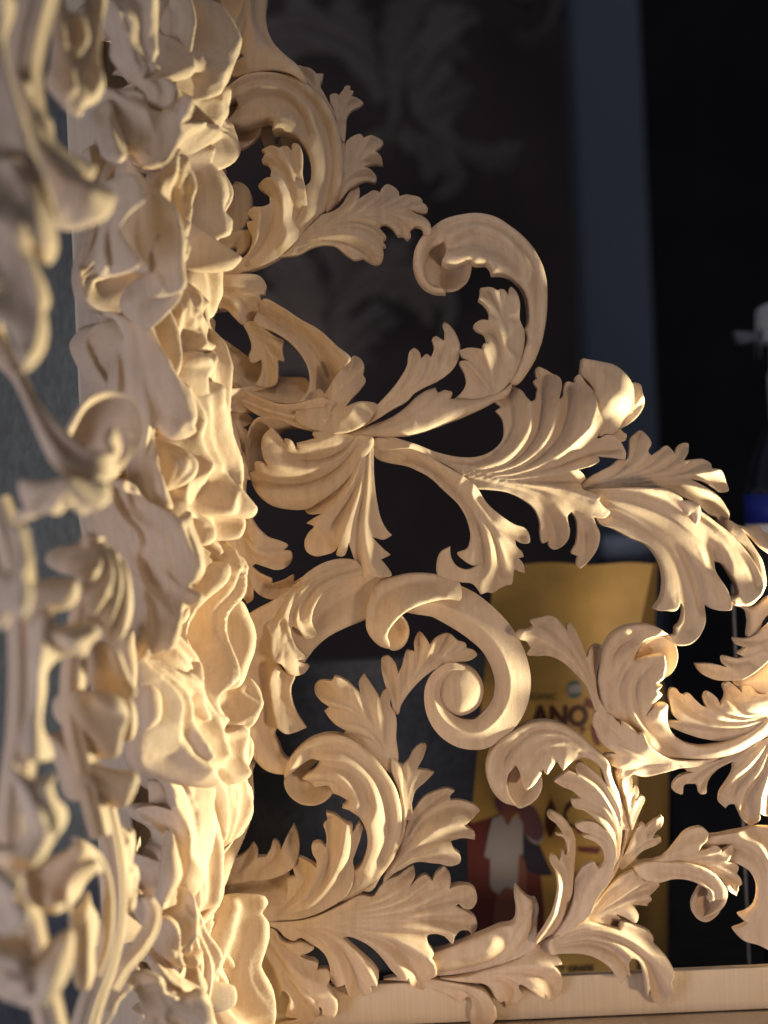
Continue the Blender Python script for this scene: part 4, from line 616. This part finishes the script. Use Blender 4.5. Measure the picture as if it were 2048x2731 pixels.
# --- middle (crop c)
Q('leaf','c',"120,-40 300,-40 430,-70 560,-50 690,-30 707,80t 640,132n 580,150t 530,177t 480,140n 430,118n 380,172t 300,160n 200,200 98,217t 88,170 160,130n 128,50", spine="420,-60 420,60 430,160", z="200,0,20 400,0,30 650,40,20 150,190,10", kf=.4, dd=.03)
Q('leaf','c',"1040,-40 1395,-40 1442,200 1422,312 1350,342 1250,357 1232,200 1150,202 1040,120", z="1100,0,-10 1300,100,20 1420,200,30 1300,320,26", dome=20, dw=60, dd=-.01)
Q('leaf','c',"700,-40 870,-40 950,60 1040,150 1100,200 1217,148T 1237,300 1242,450 1200,582 1168,612n 1217,680t 1200,722 1110,792 1080,902 1050,1002 980,1042t 865,1110 855,800 828,500 755,280 685,120", z="780,0,0 900,150,-10 1050,250,36 1200,250,30 1150,450,44 1000,500,-10 900,700,0 1150,680,30 1050,850,36 940,1000,30", R=["800,-20 900,180 1010,330 1060,560 1180,700","1000,140 1090,300 1150,480 1160,600","900,560 1000,720 1040,850 960,1020"], V=["700,100 800,330 860,560 870,900","900,60 980,300 1070,500 1110,620","940,420 1040,560 1100,700","1180,250 1210,400"], kf=.4)
Q('leaf','c',"595,288 700,358 780,448 832,600 852,800 822,902 760,982 690,932n 650,850n 620,884t 560,812 500,722 498,620 545,570n 470,562 390,532 338,480t 350,420 400,382 500,362 570,322", spine="640,310 660,500 680,700 740,950", z="620,320,10 380,450,20 550,500,44 600,800,20 700,600,40 800,700,24 760,950,16", R=["620,330 600,480 500,600","660,350 680,560 600,800","720,400 740,650 690,900","780,470 800,700 770,940"], V=["600,330 560,430 420,490","650,350 640,520 560,680","700,400 720,580 660,780 630,860","750,450 775,650 730,920"], kf=.42)
Q('leaf','c',"-80,500 60,560 58,240 110,228 180,400 197,500 170,560n 202,650 192,760 130,832t 60,802 0,902 -80,920", z="100,300,10 170,500,24 150,750,30 0,700,20", R=["100,260 150,500 160,760"], V=["70,400 90,650","0,600 40,800"], kf=.36, dd=.02)
Q('stem','c',"150,650 350,580 490,598 505,680 450,762 330,792 180,822", z=-20, dome=24, dw=40)
Q('leaf','c',"200,840 330,778 350,892n 560,858 642,912 572,1002 540,1082 470,1063 380,1090 310,1152 295,1300 270,1500 325,1720 240,1720 155,1700 190,1300 178,1000", z="260,850,20 450,950,40 600,920,10 240,1150,40 220,1500,30 300,1200,20", R=["280,820 260,1000 240,1300 230,1650","350,920 480,960 600,930"], V=["330,1000 290,1150 280,1400","200,1000 200,1400"], kf=.34, dd=.01)
Q('leaf','c',"535,1080 600,968 700,1000 772,1150 832,1320 760,1352 640,1292 580,1200", z="600,1050,0 700,1150,30 780,1300,10 620,1230,-10", R=["620,1000 720,1180 800,1320"], V=["570,1100 660,1270"], dome=18)
Q('bud','c',"375,1400 420,1308 500,1273 620,1283 740,1320 782,1400 772,1550 745,1720 600,1720 540,1592 460,1562 388,1482", z="420,1400,10 560,1380,60 700,1450,50 700,1650,30 460,1520,10", dome=26, dw=70)
Q('bud','c',"770,1400 800,1320 840,1340 872,1420 870,1540 830,1612 785,1590 760,1500", z=20, dome=30, dw=40, dd=.015)  # domed ellipse shaped after the bright highlight beside the ball
Q('stem','c',"845,560 940,598 1022,740 1032,850 1000,962 938,1020 962,1150 1002,1320 982,1482 900,1542 865,1450 868,1100 845,800", z="900,600,-20 1000,800,-10 930,1000,-20 960,1300,-6", dome=30, dw=60, dd=-.03)
Q('leaf','c',"1275,560 1340,478 1390,458 1350,332 1430,338 1442,450 1432,600 1412,800 1402,1000 1382,1150 1300,1330 1352,1525 1250,1482 1140,1200 1218,1080 1240,850 1258,650", z="1380,380,20 1300,600,36 1350,750,-20 1420,700,36 1280,1000,-10 1300,1200,40 1250,1350,30 1180,1200,20", R=["1390,470 1300,620 1250,850 1230,1080","1430,450 1410,750 1370,1080 1290,1280"], V=["1390,560 1340,800 1280,1100","1260,1200 1290,1450"], kf=.45)
Q('leaf','c',"1300,1330 1400,1280 1470,1240 1516,1198t 1532,1260 1522,1380 1482,1492 1345,1528", z="1340,1400,-10 1500,1280,30 1420,1450,20", R=["1510,1220 1490,1380 1420,1500"], V=["1420,1300 1390,1500"], kf=.3)
Q('leaf','c',"1425,675 1472,720 1502,850 1502,1100 1472,1252 1430,1292 1408,1000", z="1450,800,10 1490,1000,26 1430,1100,0", R=["1450,720 1480,950 1450,1240"], V=["1425,850 1430,1100"], kf=.3)
Q('leaf','c',"945,1015 1050,1100 1120,1150 1230,1200 1310,1380 1352,1532 1482,1500 1535,1448t 1560,1720 1050,1720 1000,1450 958,1250", z="1000,1150,10 1100,1350,36 1250,1350,24 1300,1600,40 1450,1600,30 1050,1600,0", R=["980,1060 1100,1300 1180,1500 1230,1700","1150,1170 1260,1400 1340,1680"], V=["1040,1200 1130,1450 1150,1680","1100,1160 1200,1380 1260,1560","1400,1560 1440,1700"], kf=.4)
Q('petal','c',"775,945 842,898 862,1000 873,1200 852,1342 798,1200", z=10, dome=14, dd=-.02)
Q('bud','c',"1110,800 1150,752 1195,740t 1205,800 1180,850 1130,882", z=30, dome=24, dw=30)
# --- bottom (crop d)
Q('leaf','d',"1120,-60 1500,-60 1482,150t 1450,162n 1472,320 1452,480 1412,592 1375,602t 1350,500 1300,400 1250,300 1175,150", spine="1300,-60 1340,200 1400,560", z="1200,0,10 1300,200,36 1450,100,30 1440,400,34 1390,580,16", R=["1200,-20 1270,220 1340,420","1330,-20 1380,250 1390,560","1450,-20 1450,250 1420,520"], V=["1260,-20 1320,230 1370,480","1390,-20 1420,240 1410,520"], kf=.34)
Q('leaf','d',"1060,195 1200,298 1262,320 1292,500 1292,700 1262,952 1190,1002 1168,800 1105,600 1075,400", z="1150,350,0 1250,450,20 1200,800,10 1270,800,24", R=["1120,260 1200,500 1220,900"], V=["1230,350 1250,600 1230,900"], dome=14, dd=-.02)
Q('petal','d',"1045,488T 1092,580 1132,720 1112,850 1040,922 968,932t 958,800 990,650", z="1040,550,10 1050,750,30 1000,900,10 1110,750,6", R=["1045,510 1060,700 1000,900"], V=["1090,640 1090,820"], dome=18, kf=.2)
band('stem','d',"1350,440,16,20 1335,520,24,24 1312,650,24,26 1332,780,26,26 1330,880,26,24 1265,1000,24,22 1180,1090,16,20", lambda v: .5*(1-v*v), d=.06, th=40, parent=SIDE, thick=20)
band('stem','d',"610,180,60,20 650,350,62,24 700,600,56,28 722,900,52,30 705,1100,54,30 655,1300,60,30 560,1560,70,30 500,1800,76,30", lambda v: .55*(1-v*v)-.1*math.cos(9*v), nv=21, d=.22, th=45, parent=SIDE, thick=30)
band('stem','d',"690,1450,44,20 760,1320,42,24 850,1210,40,26 930,1080,38,24 952,980,30,20 925,905,20,14", lambda v: .5*(1-v*v)-.12*math.cos(7*v), nv=17, d=.19, th=42, parent=SIDE)
Q('leaf','d',"675,480 740,468 800,512n 840,498t 847,580 800,702n 862,720t 862,770 820,832n 812,900 780,975 740,902 690,782 665,620", spine="760,950 740,750 760,520", z="740,520,20 830,540,16 850,740,16 750,800,34", R=["740,500 740,700 760,930"], V=["700,540 700,720 740,880","800,560 770,700"], kf=.4)
Q('bud','d',"195,730 260,680 400,600 480,538 562,600 622,700 642,800 600,782n 540,850 500,932 430,992 360,1022 270,982 208,880", z="260,800,30 420,640,50 580,680,30 380,980,20 520,820,10 320,900,44", dome=24, dw=50)
Q('curl_hollow','d',"370,850 400,740 470,660 540,640 590,700 600,790 540,860 490,940 420,985 375,950", z="390,780,40 560,680,40 400,950,40 480,830,-10 520,760,-10", dome=0, dd=.03, rim=5, th=30)
Q('leaf','d',"500,930 542,878 572,960 622,1050 592,1250 582,1400 540,1452 480,1452 440,1300 428,1100 428,1000", z="540,920,10 520,1150,30 600,1100,10 510,1400,20", R=["540,900 530,1150 520,1430"], V=["580,1000 570,1250","460,1050 470,1350"], dome=16, kf=.3)
band('stem','d',"480,545,14,30 600,645,20,34 655,800,22,36 668,1000,24,36 650,1200,24,34 600,1370,20,30", lambda v: .6*(1-v*v), d=.245, th=45, parent=SIDE, thick=24)
Q('leaf','d',"885,910 940,898 962,1000 1110,932 1130,838 1177,900 1182,1150 1130,1262n 1242,1218t 1232,1302 1100,1332 1000,1242 958,1150", z="920,950,10 1050,1050,36 1150,950,20 1160,1150,26 1200,1260,20 1030,1220,20", R=["930,930 1020,1080 1100,1280","1150,880 1140,1050 1080,1200"], V=["970,1050 1030,1200","1090,980 1090,1130","1110,1180 1070,1260"], kf=.45)
Q('leaf','d',"955,1262 1010,1228 1060,1310 1150,1392 1232,1320 1242,1400 1200,1452 1080,1462 995,1432", z="1000,1300,10 1100,1400,30 1220,1370,16", R=["1000,1260 1080,1400 1190,1420"], V=["1050,1340 1130,1430"], kf=.35)
Q('leaf','d',"640,1510 760,1382 880,1328 960,1370 992,1450 1100,1482 1200,1440 1282,1600 1350,1740 1000,1740 900,1522 820,1462 700,1532 640,1740 560,1740", z="700,1470,20 880,1360,40 950,1500,20 1150,1500,40 1200,1650,24 1050,1650,0 620,1650,20", R=["650,1560 780,1420 900,1380 970,1450","1020,1490 1130,1560 1250,1700","920,1450 1000,1560 1060,1720"], V=["900,1430 960,1530 1020,1720","1100,1500 1200,1620 1290,1720"], kf=.36)
Q('leaf','d',"1455,885 1500,870t 1527,900 1500,980n 1532,1050 1527,1200 1512,1300n 1533,1450 1550,1740 1335,1740 1380,1400 1400,1100 1428,950", z="1480,900,30 1510,1100,34 1440,1100,10 1500,1400,30 1420,1500,-10 1380,1650,24", R=["1490,890 1500,1100 1480,1350 1500,1650","1430,980 1410,1300 1370,1650"], V=["1450,1000 1450,1300 1430,1600"], kf=.4)
Q('petal','d',"1225,1432 1300,1398 1352,1430 1358,1500 1310,1592t 1270,1542 1248,1480", z="1280,1430,0 1330,1480,24 1300,1570,10", dome=14, dd=.01)
Q('leaf','d',"60,100 200,200 332,178t 310,232n 342,320 382,362t 400,450 330,552 270,652 200,712 60,742 -80,720 -80,640 100,600 130,450 80,250", z="120,180,20 300,210,30 250,400,40 330,450,20 150,650,40 0,690,20", R=["100,150 220,320 280,480 180,660","250,210 330,380 340,480"], V=["120,300 180,480 120,660","220,230 290,400"], kf=.3)
Q('leaf','d',"-80,1160 100,1148 182,1220 195,1310n 300,1200 422,1130t 442,1300 380,1452 300,1552 160,1612 -80,1500", z="50,1250,40 150,1300,40 400,1200,20 300,1400,40 100,1550,20", R=["0,1200 110,1290 100,1430","400,1160 330,1320 220,1560","60,1350 200,1480"], V=["60,1230 130,1360 60,1450","300,1240 240,1420 160,1560"], kf=.3)
Q('leaf','d',"320,-60 520,-60 560,50 680,112 800,122 792,250 750,332 700,352 600,302 450,332 380,152", z="420,0,0 500,150,20 700,150,34 650,280,20 450,280,0", R=["450,-20 520,150 640,300","600,80 720,180 720,320"], V=["500,0 590,150 680,300"], dome=18, kf=.3)
Q('leaf','d',"-80,760 60,780 130,830 90,900n 180,930 202,980 170,1060 90,1120 -80,1130", z="0,850,10 150,980,30 60,1080,20", R=["0,800 110,960 40,1110"], V=["0,900 60,1040"], kf=.3)

# --- acanthus leaves of the same pattern, carved on the face that looks to the right
from mathutils import Matrix
def src(X, Y, kinds=('leaf',)):
    w = at(X, Y, 0)
    return min((o for o in PANEL.children if o.name.split('.')[0] in kinds), key=lambda o: (sum((Vector(v) for v in o.bound_box), Vector())/8-w).length)
SRC = [src(1330,1290), src(1190,2240), src(1340,930), src(720,560), src(900,1400), src(1600,2500), src(980,600), src(1230,1380), src(960,2450), src(1010,1980), src(1560,2150), src(1950,2150), src(690,1480)]
def place(o, X, Y, d, th, ang, k, deep, flip=1):
    cen = sum((Vector(v) for v in o.bound_box), Vector())/8
    Mx = Matrix.Translation(at(X, Y, d)) @ Matrix.Rotation(R_(th), 4, 'Z') @ Matrix.Rotation(R_(ang), 4, 'Y') @ Matrix.Diagonal((k*flip, k*deep, k, 1)) @ Matrix.Translation(-cen)
    c = o.copy(); scene.collection.objects.link(c); c.parent = SIDE; c.matrix_parent_inverse = SIDE.matrix_world.inverted(); c.matrix_basis = Mx
    return c
rr = random.Random(5)
for col, (X, d, th, Y0, sp) in enumerate(((538,.012,62,40,300),(470,.045,46,-120,330),(395,.095,38,120,420))):
    Y = Y0
    while Y < 2850:
        o = SRC[rr.randrange(len(SRC))]
        dim = max(o.dimensions.x, o.dimensions.z); kk = rr.uniform(.115,.145)/dim
        place(o, X+rr.uniform(-14,6)+(Y-1365)*.036-18, Y, d+rr.uniform(-.008,.012), th+rr.uniform(-8,8), rr.choice((90,-90,90,100,78))+rr.uniform(-14,14) if o.dimensions.x > o.dimensions.z else rr.uniform(-18,18), kk, rr.uniform(1.0,1.4), rr.choice((1,-1)))
        Y += sp*rr.uniform(.9,1.15)
# --- stems behind the near leaves
sp_ = lambda v: .6*(1-v*v)-.10*math.cos(8*v)
band('stem','P',"-10,1330,38,0 40,1480,44,0 66,1700,46,0 62,1950,46,0 36,2200,46,0 80,2480,44,0 150,2780,44,0", sp_, nv=17, d=.30, th=14, parent=SIDE, thick=30)
band('stem','P',"250,1430,30,0 236,1560,32,0 205,1720,34,0 196,1900,34,0 230,2060,34,0 270,2230,30,0", sp_, nv=17, d=.25, th=20, parent=SIDE, thick=26)
band('stem','P',"120,-60,52,0 62,180,54,0 84,420,52,0 46,640,48,0 20,860,40,0", sp_, nv=17, d=.31, th=12, parent=SIDE, thick=30)
# ================================================================== behind the panel
M_SLATE = plain('slate', (.10,.097,.093), rough=.8, noise=.3, nscale=260, bump=.35, bscale=420, stretch=(1,1,.6))
M_SLATE2 = plain('grey_slate', (.075,.078,.085), rough=.7, noise=.2, nscale=160, bump=.3, bscale=260, stretch=(1,1,.5))
M_DARK = plain('dark_wall_paint', (.012,.0105,.011), rough=.9, noise=.3, nscale=4)
M_POST = plain('grey_blue_paint', (.135,.152,.19), rough=.7, noise=.08, nscale=3)
M_KRAFT = plain('kraft_paper', (.66,.42,.115), rough=.5, noise=.14, nscale=26, bump=.5, bscale=16)
M_KRAFT_SHADED = plain('kraft_side_shaded', (.30,.19,.06), rough=.55, noise=.10, nscale=18, bump=.12, bscale=22)  # same kraft paper with the gusset's shade put into its colour
M_RED = plain('print_red', (.20,.05,.045), rough=.5); M_CREAM = plain('print_white', (.46,.44,.45), rough=.5)
M_SKIN = plain('print_brown', (.30,.12,.085), rough=.5); M_PURPLE = plain('print_purple', (.20,.09,.12), rough=.5)
M_INK = plain('print_ink', (.085,.02,.016), rough=.5); M_TEAL = plain('print_teal', (.11,.20,.19), rough=.5)
M_GREEN = plain('print_green', (.10,.13,.05), rough=.5); M_NAVY = plain('print_navy', (.045,.04,.07), rough=.5)
M_WHITE = plain('white_plastic', (.80,.80,.80), rough=.35); M_BLUE = plain('blue_plastic', (.015,.03,.30), rough=.4)
M_BOTTLE = plain('dark_bottle', (.015,.018,.03), rough=.12, spec=.6)
M_BLACK = plain('black_ink', (.02,.02,.02), rough=.5)

wall = box('back_wall', (-6, 4.6, -3), (6, 4.7, 4), M_DARK, None, 0); wall['kind'] = 'structure'
pw = box('brown_wall', (-2.5, 1.75, -1.2), (at(1560,700,-1.75).x, 1.8, 2), plain('brown_panelling', (.085,.058,.050), rough=.8, noise=.25, nscale=5), None, .004); pw['kind'] = 'structure'
fl = box('bench_top', (-1.2, -.05, -.50), (1.6, 1.4, -.46), plain('dark_bench', (.02,.018,.017), rough=.8, noise=.3), None, .003)
fl['kind'] = 'structure'

def slate(name, X0, X1, Y0, depth, label, mat):
    a, b = at(X0,Y0,-depth), at(X1,Y0,-depth)
    o = box(name, (a.x, depth, -.46), (b.x, depth+.02, a.z), mat, None, .003)
    tag(o, label, 'board')
slate('slate_board', 560, 1300, 1778, .36, 'low dark grey textured board behind the lower scrolls, left of the yellow bag', M_SLATE)
slate('slate_board', -420, 345, -260, .16, 'tall grey textured board behind the carving at the far left', M_SLATE2)

# ---- grey post
pt, pb = at(1615,0,-1.2), at(1690,1250,-1.2)
w = 178*S*(D+1.2)/D/2
post = box('grey_post', (pt.x-w, 1.2, -1.0), (pt.x+w, 1.3, 1.4), M_POST, None, .004)
tag(post, 'blue grey painted upright post standing out of focus in the dark background', 'post')

# ---- paper coffee bag
BD = .24
BAG = thing('coffee_bag', 'yellow kraft paper coffee bag with dark red print standing behind the scrolls', 'bag', at(1470,2640,-BD))
def bagpt(X, Y, off=0.):
    """front face of the bag, with the slight swell and creases of a filled paper bag"""
    cx = min(max((X-1250)/470, 0), 1); cy = min(max((Y-1505)/1095, 0), 1)
    b = .010*math.sin(math.pi*cx)*math.sin(math.pi*min(cy*1.1,1)) + .0012*math.sin(X*.021+Y*.008) + .0009*math.sin(X*.009-Y*.017)
    p = at(X, Y, -BD); return Vector((p.x, BD-b-off, p.z))
V, F = [], []; nx, ny = 26, 60
for j in range(ny+1):
    t = j/ny; Y = 1503+t*(2690-1503)
    xl = 1318-62*min(1,t*1.5)-14*t; xr = 1742-42*min(1,t*6)+10*t if t < .16 else 1702-6*t
    for i in range(nx+1):
        X = xl+(xr-xl)*i/nx; V.append(bagpt(X, Y+ (3*math.sin(i*.5) if j == 0 else 0)))
for j in range(ny):
    for i in range(nx):
        a = j*(nx+1)+i; F.append((a, a+nx+1, a+nx+2, a+1))
bf = mesh_obj('front_panel', V, F, M_KRAFT, BAG)
V, F = [], []
for j in range(ny+1):                                   # side gusset, folded inwards
    t = j/ny; Y = 1503+t*(2690-1503)
    xr = 1742-42*min(1,t*6)+10*t if t < .16 else 1702-6*t
    p = bagpt(xr, Y); k = min(1, .15+t*2.2)
    for s, (dx, dy) in enumerate(((0,0),(.006,.02),(.012,.045),(.030,.060),(.046,.085))): V.append((p.x+dx*k, p.y+dy*k, p.z))
for j in range(ny):
    for i in range(4):
        a = j*5+i; F.append((a, a+5, a+6, a+1))
mesh_obj('side_gusset', V, F, M_KRAFT_SHADED, BAG)
V, F = [], []
for j in range(ny+1):
    t = j/ny; Y = 1503+t*(2690-1503); xl = 1318-62*min(1,t*1.5)-14*t; p = bagpt(xl, Y); k = min(1,.05+t*2)
    V.append(tuple(p)); V.append((p.x+.01, p.y+.09*k, p.z))
for j in range(ny): F.append((2*j, 2*j+1, 2*j+3, 2*j+2))
mesh_obj('side_gusset', V, F, M_KRAFT_SHADED, BAG)
def printed(name, pts, mat, off=.0008, parent=None, step=14):
    P, tg = parse(pts); B = catmull(P, True, step, [t == 's' for t in tg])
    lo, hi = B.min(0), B.max(0); X, Y = np.meshgrid(np.arange(lo[0],hi[0],step), np.arange(lo[1],hi[1],step))
    G = np.stack([X.ravel(),Y.ravel()],1); G = G[inside(G,B)]
    if len(G): G = G[dist_lines(G,[np.concatenate([B,B[:1]])]) > step*.4]
    A = np.concatenate([B,G]); nb = len(B)
    ve, ed, fa, *_ = delaunay_2d_cdt([Vector(p) for p in A], [(i,(i+1)%nb) for i in range(nb)], [], 1, 1e-4)
    return mesh_obj(name, [bagpt(v.x, v.y, off) for v in ve], [tuple(reversed(f)) for f in fa], mat, parent or BAG)
# picture printed on the front
printed('printed_ground', "1246,2200s 1300,2180s 1345,2160s 1420,2205 1440,2330 1450,2420s 1452,2480s 1440,2680s 1250,2680s", M_RED)
printed('printed_figure', "1300,2270s 1325,2300 1318,2420 1312,2520 1320,2660s 1425,2660s 1418,2500 1405,2380 1390,2280 1350,2250", M_SKIN, .0014)
printed('printed_head', "1332,2130 1360,2118 1372,2140 1366,2178 1350,2190 1338,2172", M_SKIN, .0014)
printed('printed_hair', "1320,2120 1340,2090 1380,2100 1392,2140 1375,2165 1368,2130 1340,2136 1336,2165 1322,2150", M_PURPLE, .0019)
printed('printed_shirt', "1312,2178s 1336,2168s 1352,2198s 1366,2170s 1386,2180 1392,2230 1393,2275s 1382,2276s 1380,2330 1378,2372s 1354,2364 1350,2362 1330,2382s 1312,2370 1306,2320 1306,2288s 1290,2282s 1302,2220", M_CREAM, .0021)
printed('printed_animal', "1385,2150 1412,2140 1440,2180 1446,2225 1438,2242 1420,2238 1400,2215 1394,2200", M_PURPLE, .0012)
printed('printed_animal', "1396,2215 1430,2240 1455,2290 1474,2330s 1440,2332 1402,2316", M_NAVY, .0012)
printed('printed_muzzle', "1396,2216s 1414,2232 1432,2240 1444,2226s 1447,2236 1432,2248 1412,2238", M_CREAM, .0017)
printed('printed_leaf', "1466,2122s 1482,2160 1482,2195 1464,2230 1452,2200 1452,2160", M_INK)
printed('printed_scroll', "1505,2140s 1530,2124 1556,2128s 1528,2140 1506,2168 1512,2186 1570,2192s 1565,2198s 1508,2196 1498,2172", M_INK)
printed('printed_scroll', "1536,2252s 1600,2254s 1592,2272s 1540,2266s", M_RED); printed('printed_scroll', "1528,2325s 1596,2296s 1592,2304s 1532,2346s", M_RED)
printed('printed_scroll', "1530,2195s 1565,2196s 1562,2218s 1536,2216s", M_RED)
printed('printed_scroll', "1560,1855s 1580,1868s 1585,1890s 1552,1880s", M_RED); printed('printed_scroll', "1542,1930s 1562,1938s 1548,1955s", M_RED)
printed('printed_scroll', "1570,1930s 1592,1925s 1590,1950s 1600,1985s 1585,1985s 1576,1965s", M_RED)
sl = printed('seal', ' '.join(f'{1528+21*math.cos(a):.1f},{1835+24*math.sin(a):.1f}' for a in np.linspace(0,6.283,17)[:-1]), M_TEAL, .0010, step=8)
printed('seal_band', "1510,1824s 1547,1820s 1549,1842s 1508,1846s", M_CREAM, .0016, parent=sl, step=8)
def text(name, body, X, Y, Hpx, mat, parent, off=.0016, wx=1., bold=.0, surf=None):
    cu = bpy.data.curves.new(name, 'FONT'); cu.body = body; cu.size = 1; cu.offset = bold; cu.extrude = 0; cu.align_x = 'LEFT'; cu.resolution_u = 3
    o = bpy.data.objects.new(name, cu); scene.collection.objects.link(o); bpy.context.view_layer.update()
    me = bpy.data.meshes.new_from_object(o.evaluated_get(bpy.context.evaluated_depsgraph_get()))
    bpy.data.objects.remove(o)
    k = Hpx/.72
    for v in me.vertices:
        v.co = surf(X+v.co.x*k*wx, Y-v.co.y*k, off)
    me.materials.clear(); me.materials.append(mat); me.name = name
    return link(bpy.data.objects.new(name, me), parent)
text('lettering', 'ORGANIC', 1381, 1861, 17, M_GREEN, BAG, wx=.92, bold=.012, surf=bagpt)
text('lettering', 'ANO', 1416, 1931, 54, M_INK, BAG, wx=.88, bold=.045, surf=bagpt)
text('lettering', 'SPECIALTY GRADE', 1402, 2588, 17, M_BLACK, BAG, wx=.92, bold=.03, surf=bagpt)

# ---- spray bottle cut by the right edge
c = at(2092,1000,-.42)
SB = thing('spray_bottle', 'spray bottle with white trigger head cut off by the right edge', 'bottle', (c.x, c.y, -.46))
zz = lambda Y: at(2078,Y,-.42).z
r = 110*S*1.40
lathe('body', [(r*.96,-.459),(r,-.45),(r,zz(1300)),(r*.9,zz(1230)),(r*.5,zz(1130)),(r*.36,zz(1110))], (c.x,c.y,0), M_BOTTLE, SB, 48)
lathe('neck', [(r*.40,zz(1115)),(r*.40,zz(1000)),(r*.33,zz(985)),(r*.33,zz(910))], (c.x,c.y,0), M_WHITE, SB, 32)
# ---- can with blue label in front of it
cc = at(2070,1350,-.26)
CN = thing('paint_can', 'dark round can with a blue and white label band at the right edge', 'can', (cc.x, cc.y, -.46))
z2 = lambda Y: at(2030,Y,-.26).z
r2 = 82*S*1.245
lathe('body', [(r2*.97,-.459),(r2,-.45),(r2,z2(1312)),(r2*.96,z2(1302))], (cc.x,cc.y,0), M_BOTTLE, CN, 56)
lathe('label', [(r2*1.012,z2(1395)),(r2*1.012,z2(1318))], (cc.x,cc.y,0), M_BLUE, CN, 56)
lathe('label', [(r2*1.014,z2(1425)),(r2*1.014,z2(1397))], (cc.x,cc.y,0), M_WHITE, CN, 56)
import bmesh
def loft(name, rects, mat, parent, bev=.002):
    """rects: list of (x0,x1,z0,z1,y half) sections along x"""
    bm = bmesh.new(); rows = []
    for x, z0, z1, hy in rects:
        rows.append([bm.verts.new((x, c.y+sy*hy, z)) for sy, z in ((-1,z0),(1,z0),(1,z1),(-1,z1))])
    for a, b in zip(rows, rows[1:]):
        for i in range(4): bm.faces.new((a[i], a[(i+1)%4], b[(i+1)%4], b[i]))
    bm.faces.new(rows[0]); bm.faces.new(list(reversed(rows[-1])))
    bmesh.ops.recalc_face_normals(bm, faces=bm.faces)
    bmesh.ops.bevel(bm, geom=list(bm.edges), offset=bev, segments=3, affect='EDGES', profile=.5)
    me = bpy.data.meshes.new(name); bm.to_mesh(me); bm.free(); me.materials.append(mat)
    for p in me.polygons: p.use_smooth = True
    return link(bpy.data.objects.new(name, me), parent)
xx = lambda X: at(X,870,-.42).x
loft('trigger_head', [(xx(2018),zz(912),zz(880),.010),(xx(2022),zz(915),zz(818),.013),(xx(2060),zz(918),zz(806),.014),(xx(2110),zz(918),zz(815),.013)], M_WHITE, SB, .004)
M_CLEAR = plain('grey_plastic', (.28,.28,.31), rough=.4)
loft('nozzle', [(xx(1956),zz(888),zz(880),.006),(xx(1966),zz(912),zz(880),.009),(xx(1990),zz(914),zz(883),.009),(xx(2000),zz(908),zz(884),.007),(xx(2022),zz(910),zz(882),.008)], M_CLEAR, SB, .0015)
gt = at(1984,2250,-.16)
tag(lathe('glass_rod', [(.0012,-.459),(.0014,-.456),(.0014,at(1984,1560,-.16).z),(.0010,at(1984,1556,-.16).z)], (gt.x, gt.y, 0), plain('grey_glass', (.16,.17,.2), rough=.15), None, 12), 'thin grey glass rod standing upright near the right edge', 'rod')

# ---- pale jar lid, out of focus behind the bag
j = at(1672,1475,-.75)
JR = thing('small_jar', 'small pale jar out of focus above the top edge of the yellow bag', 'jar', (j.x, j.y, -.46))
lathe('glass', [(.042,-.46),(.042,j.z-.012),(.032,j.z-.004)], (j.x,j.y,0), M_BOTTLE, JR, 32)
lathe('lid', [(.030,j.z-.004),(.031,j.z+.018),(.028,j.z+.022)], (j.x,j.y,0), plain('pale_lid',(.42,.47,.55),rough=.5), JR, 32)

# ---- second carving hanging far behind, out of focus
BACK = CUR = thing('hanging_carving', 'dim out of focus scroll carving in the dark background above the main scrolls', 'carving', at(1200,900,-1.3))
def echo(srcs, X, Y, k, ang, mirror=1):
    """parts of the near carving repeated, larger, in the far one"""
    pts = [Vector(v) for o in srcs for v in o.bound_box]
    cen = sum(pts, Vector())/len(pts); T = at(X, Y, -1.3); q = k*(D+1.3)/D
    from mathutils import Matrix
    Mx = Matrix.Translation(T) @ Matrix.Rotation(R_(ang), 4, 'Y') @ Matrix.Diagonal((q*mirror, q, q, 1)) @ Matrix.Translation(-cen)
    for o in srcs:
        c = o.copy(); scene.collection.objects.link(c); c.parent = BACK; c.matrix_parent_inverse = BACK.matrix_world.inverted()
        c.matrix_world = Mx
        c.matrix_parent_inverse = BACK.matrix_world.inverted(); c.matrix_basis = Mx
        c.material_slots[0].link = 'OBJECT'; c.material_slots[0].material = M_DIMMED
ps = [o for o in PANEL.children]
nm = lambda n: [o for o in ps if o.name == n][0]
parts = {o.name: o for o in ps}
order = ps
def near(X, Y, rad):
    w = at(X, Y, 0); return [o for o in ps if (sum((Vector(v) for v in o.bound_box), Vector())/8-w).length < rad*S and o.name.split('.')[0] in ('leaf','scroll','stem')]
echo(near(1290,820,210), 1230, 130, 1.15, 28, -1)
echo(near(880,420,190), 880, 130, .95, -60)
echo(near(1010,2250,260), 960, 800, .8, 70, -1)
echo(near(1640,1800,200), 1180, 420, .7, 150)
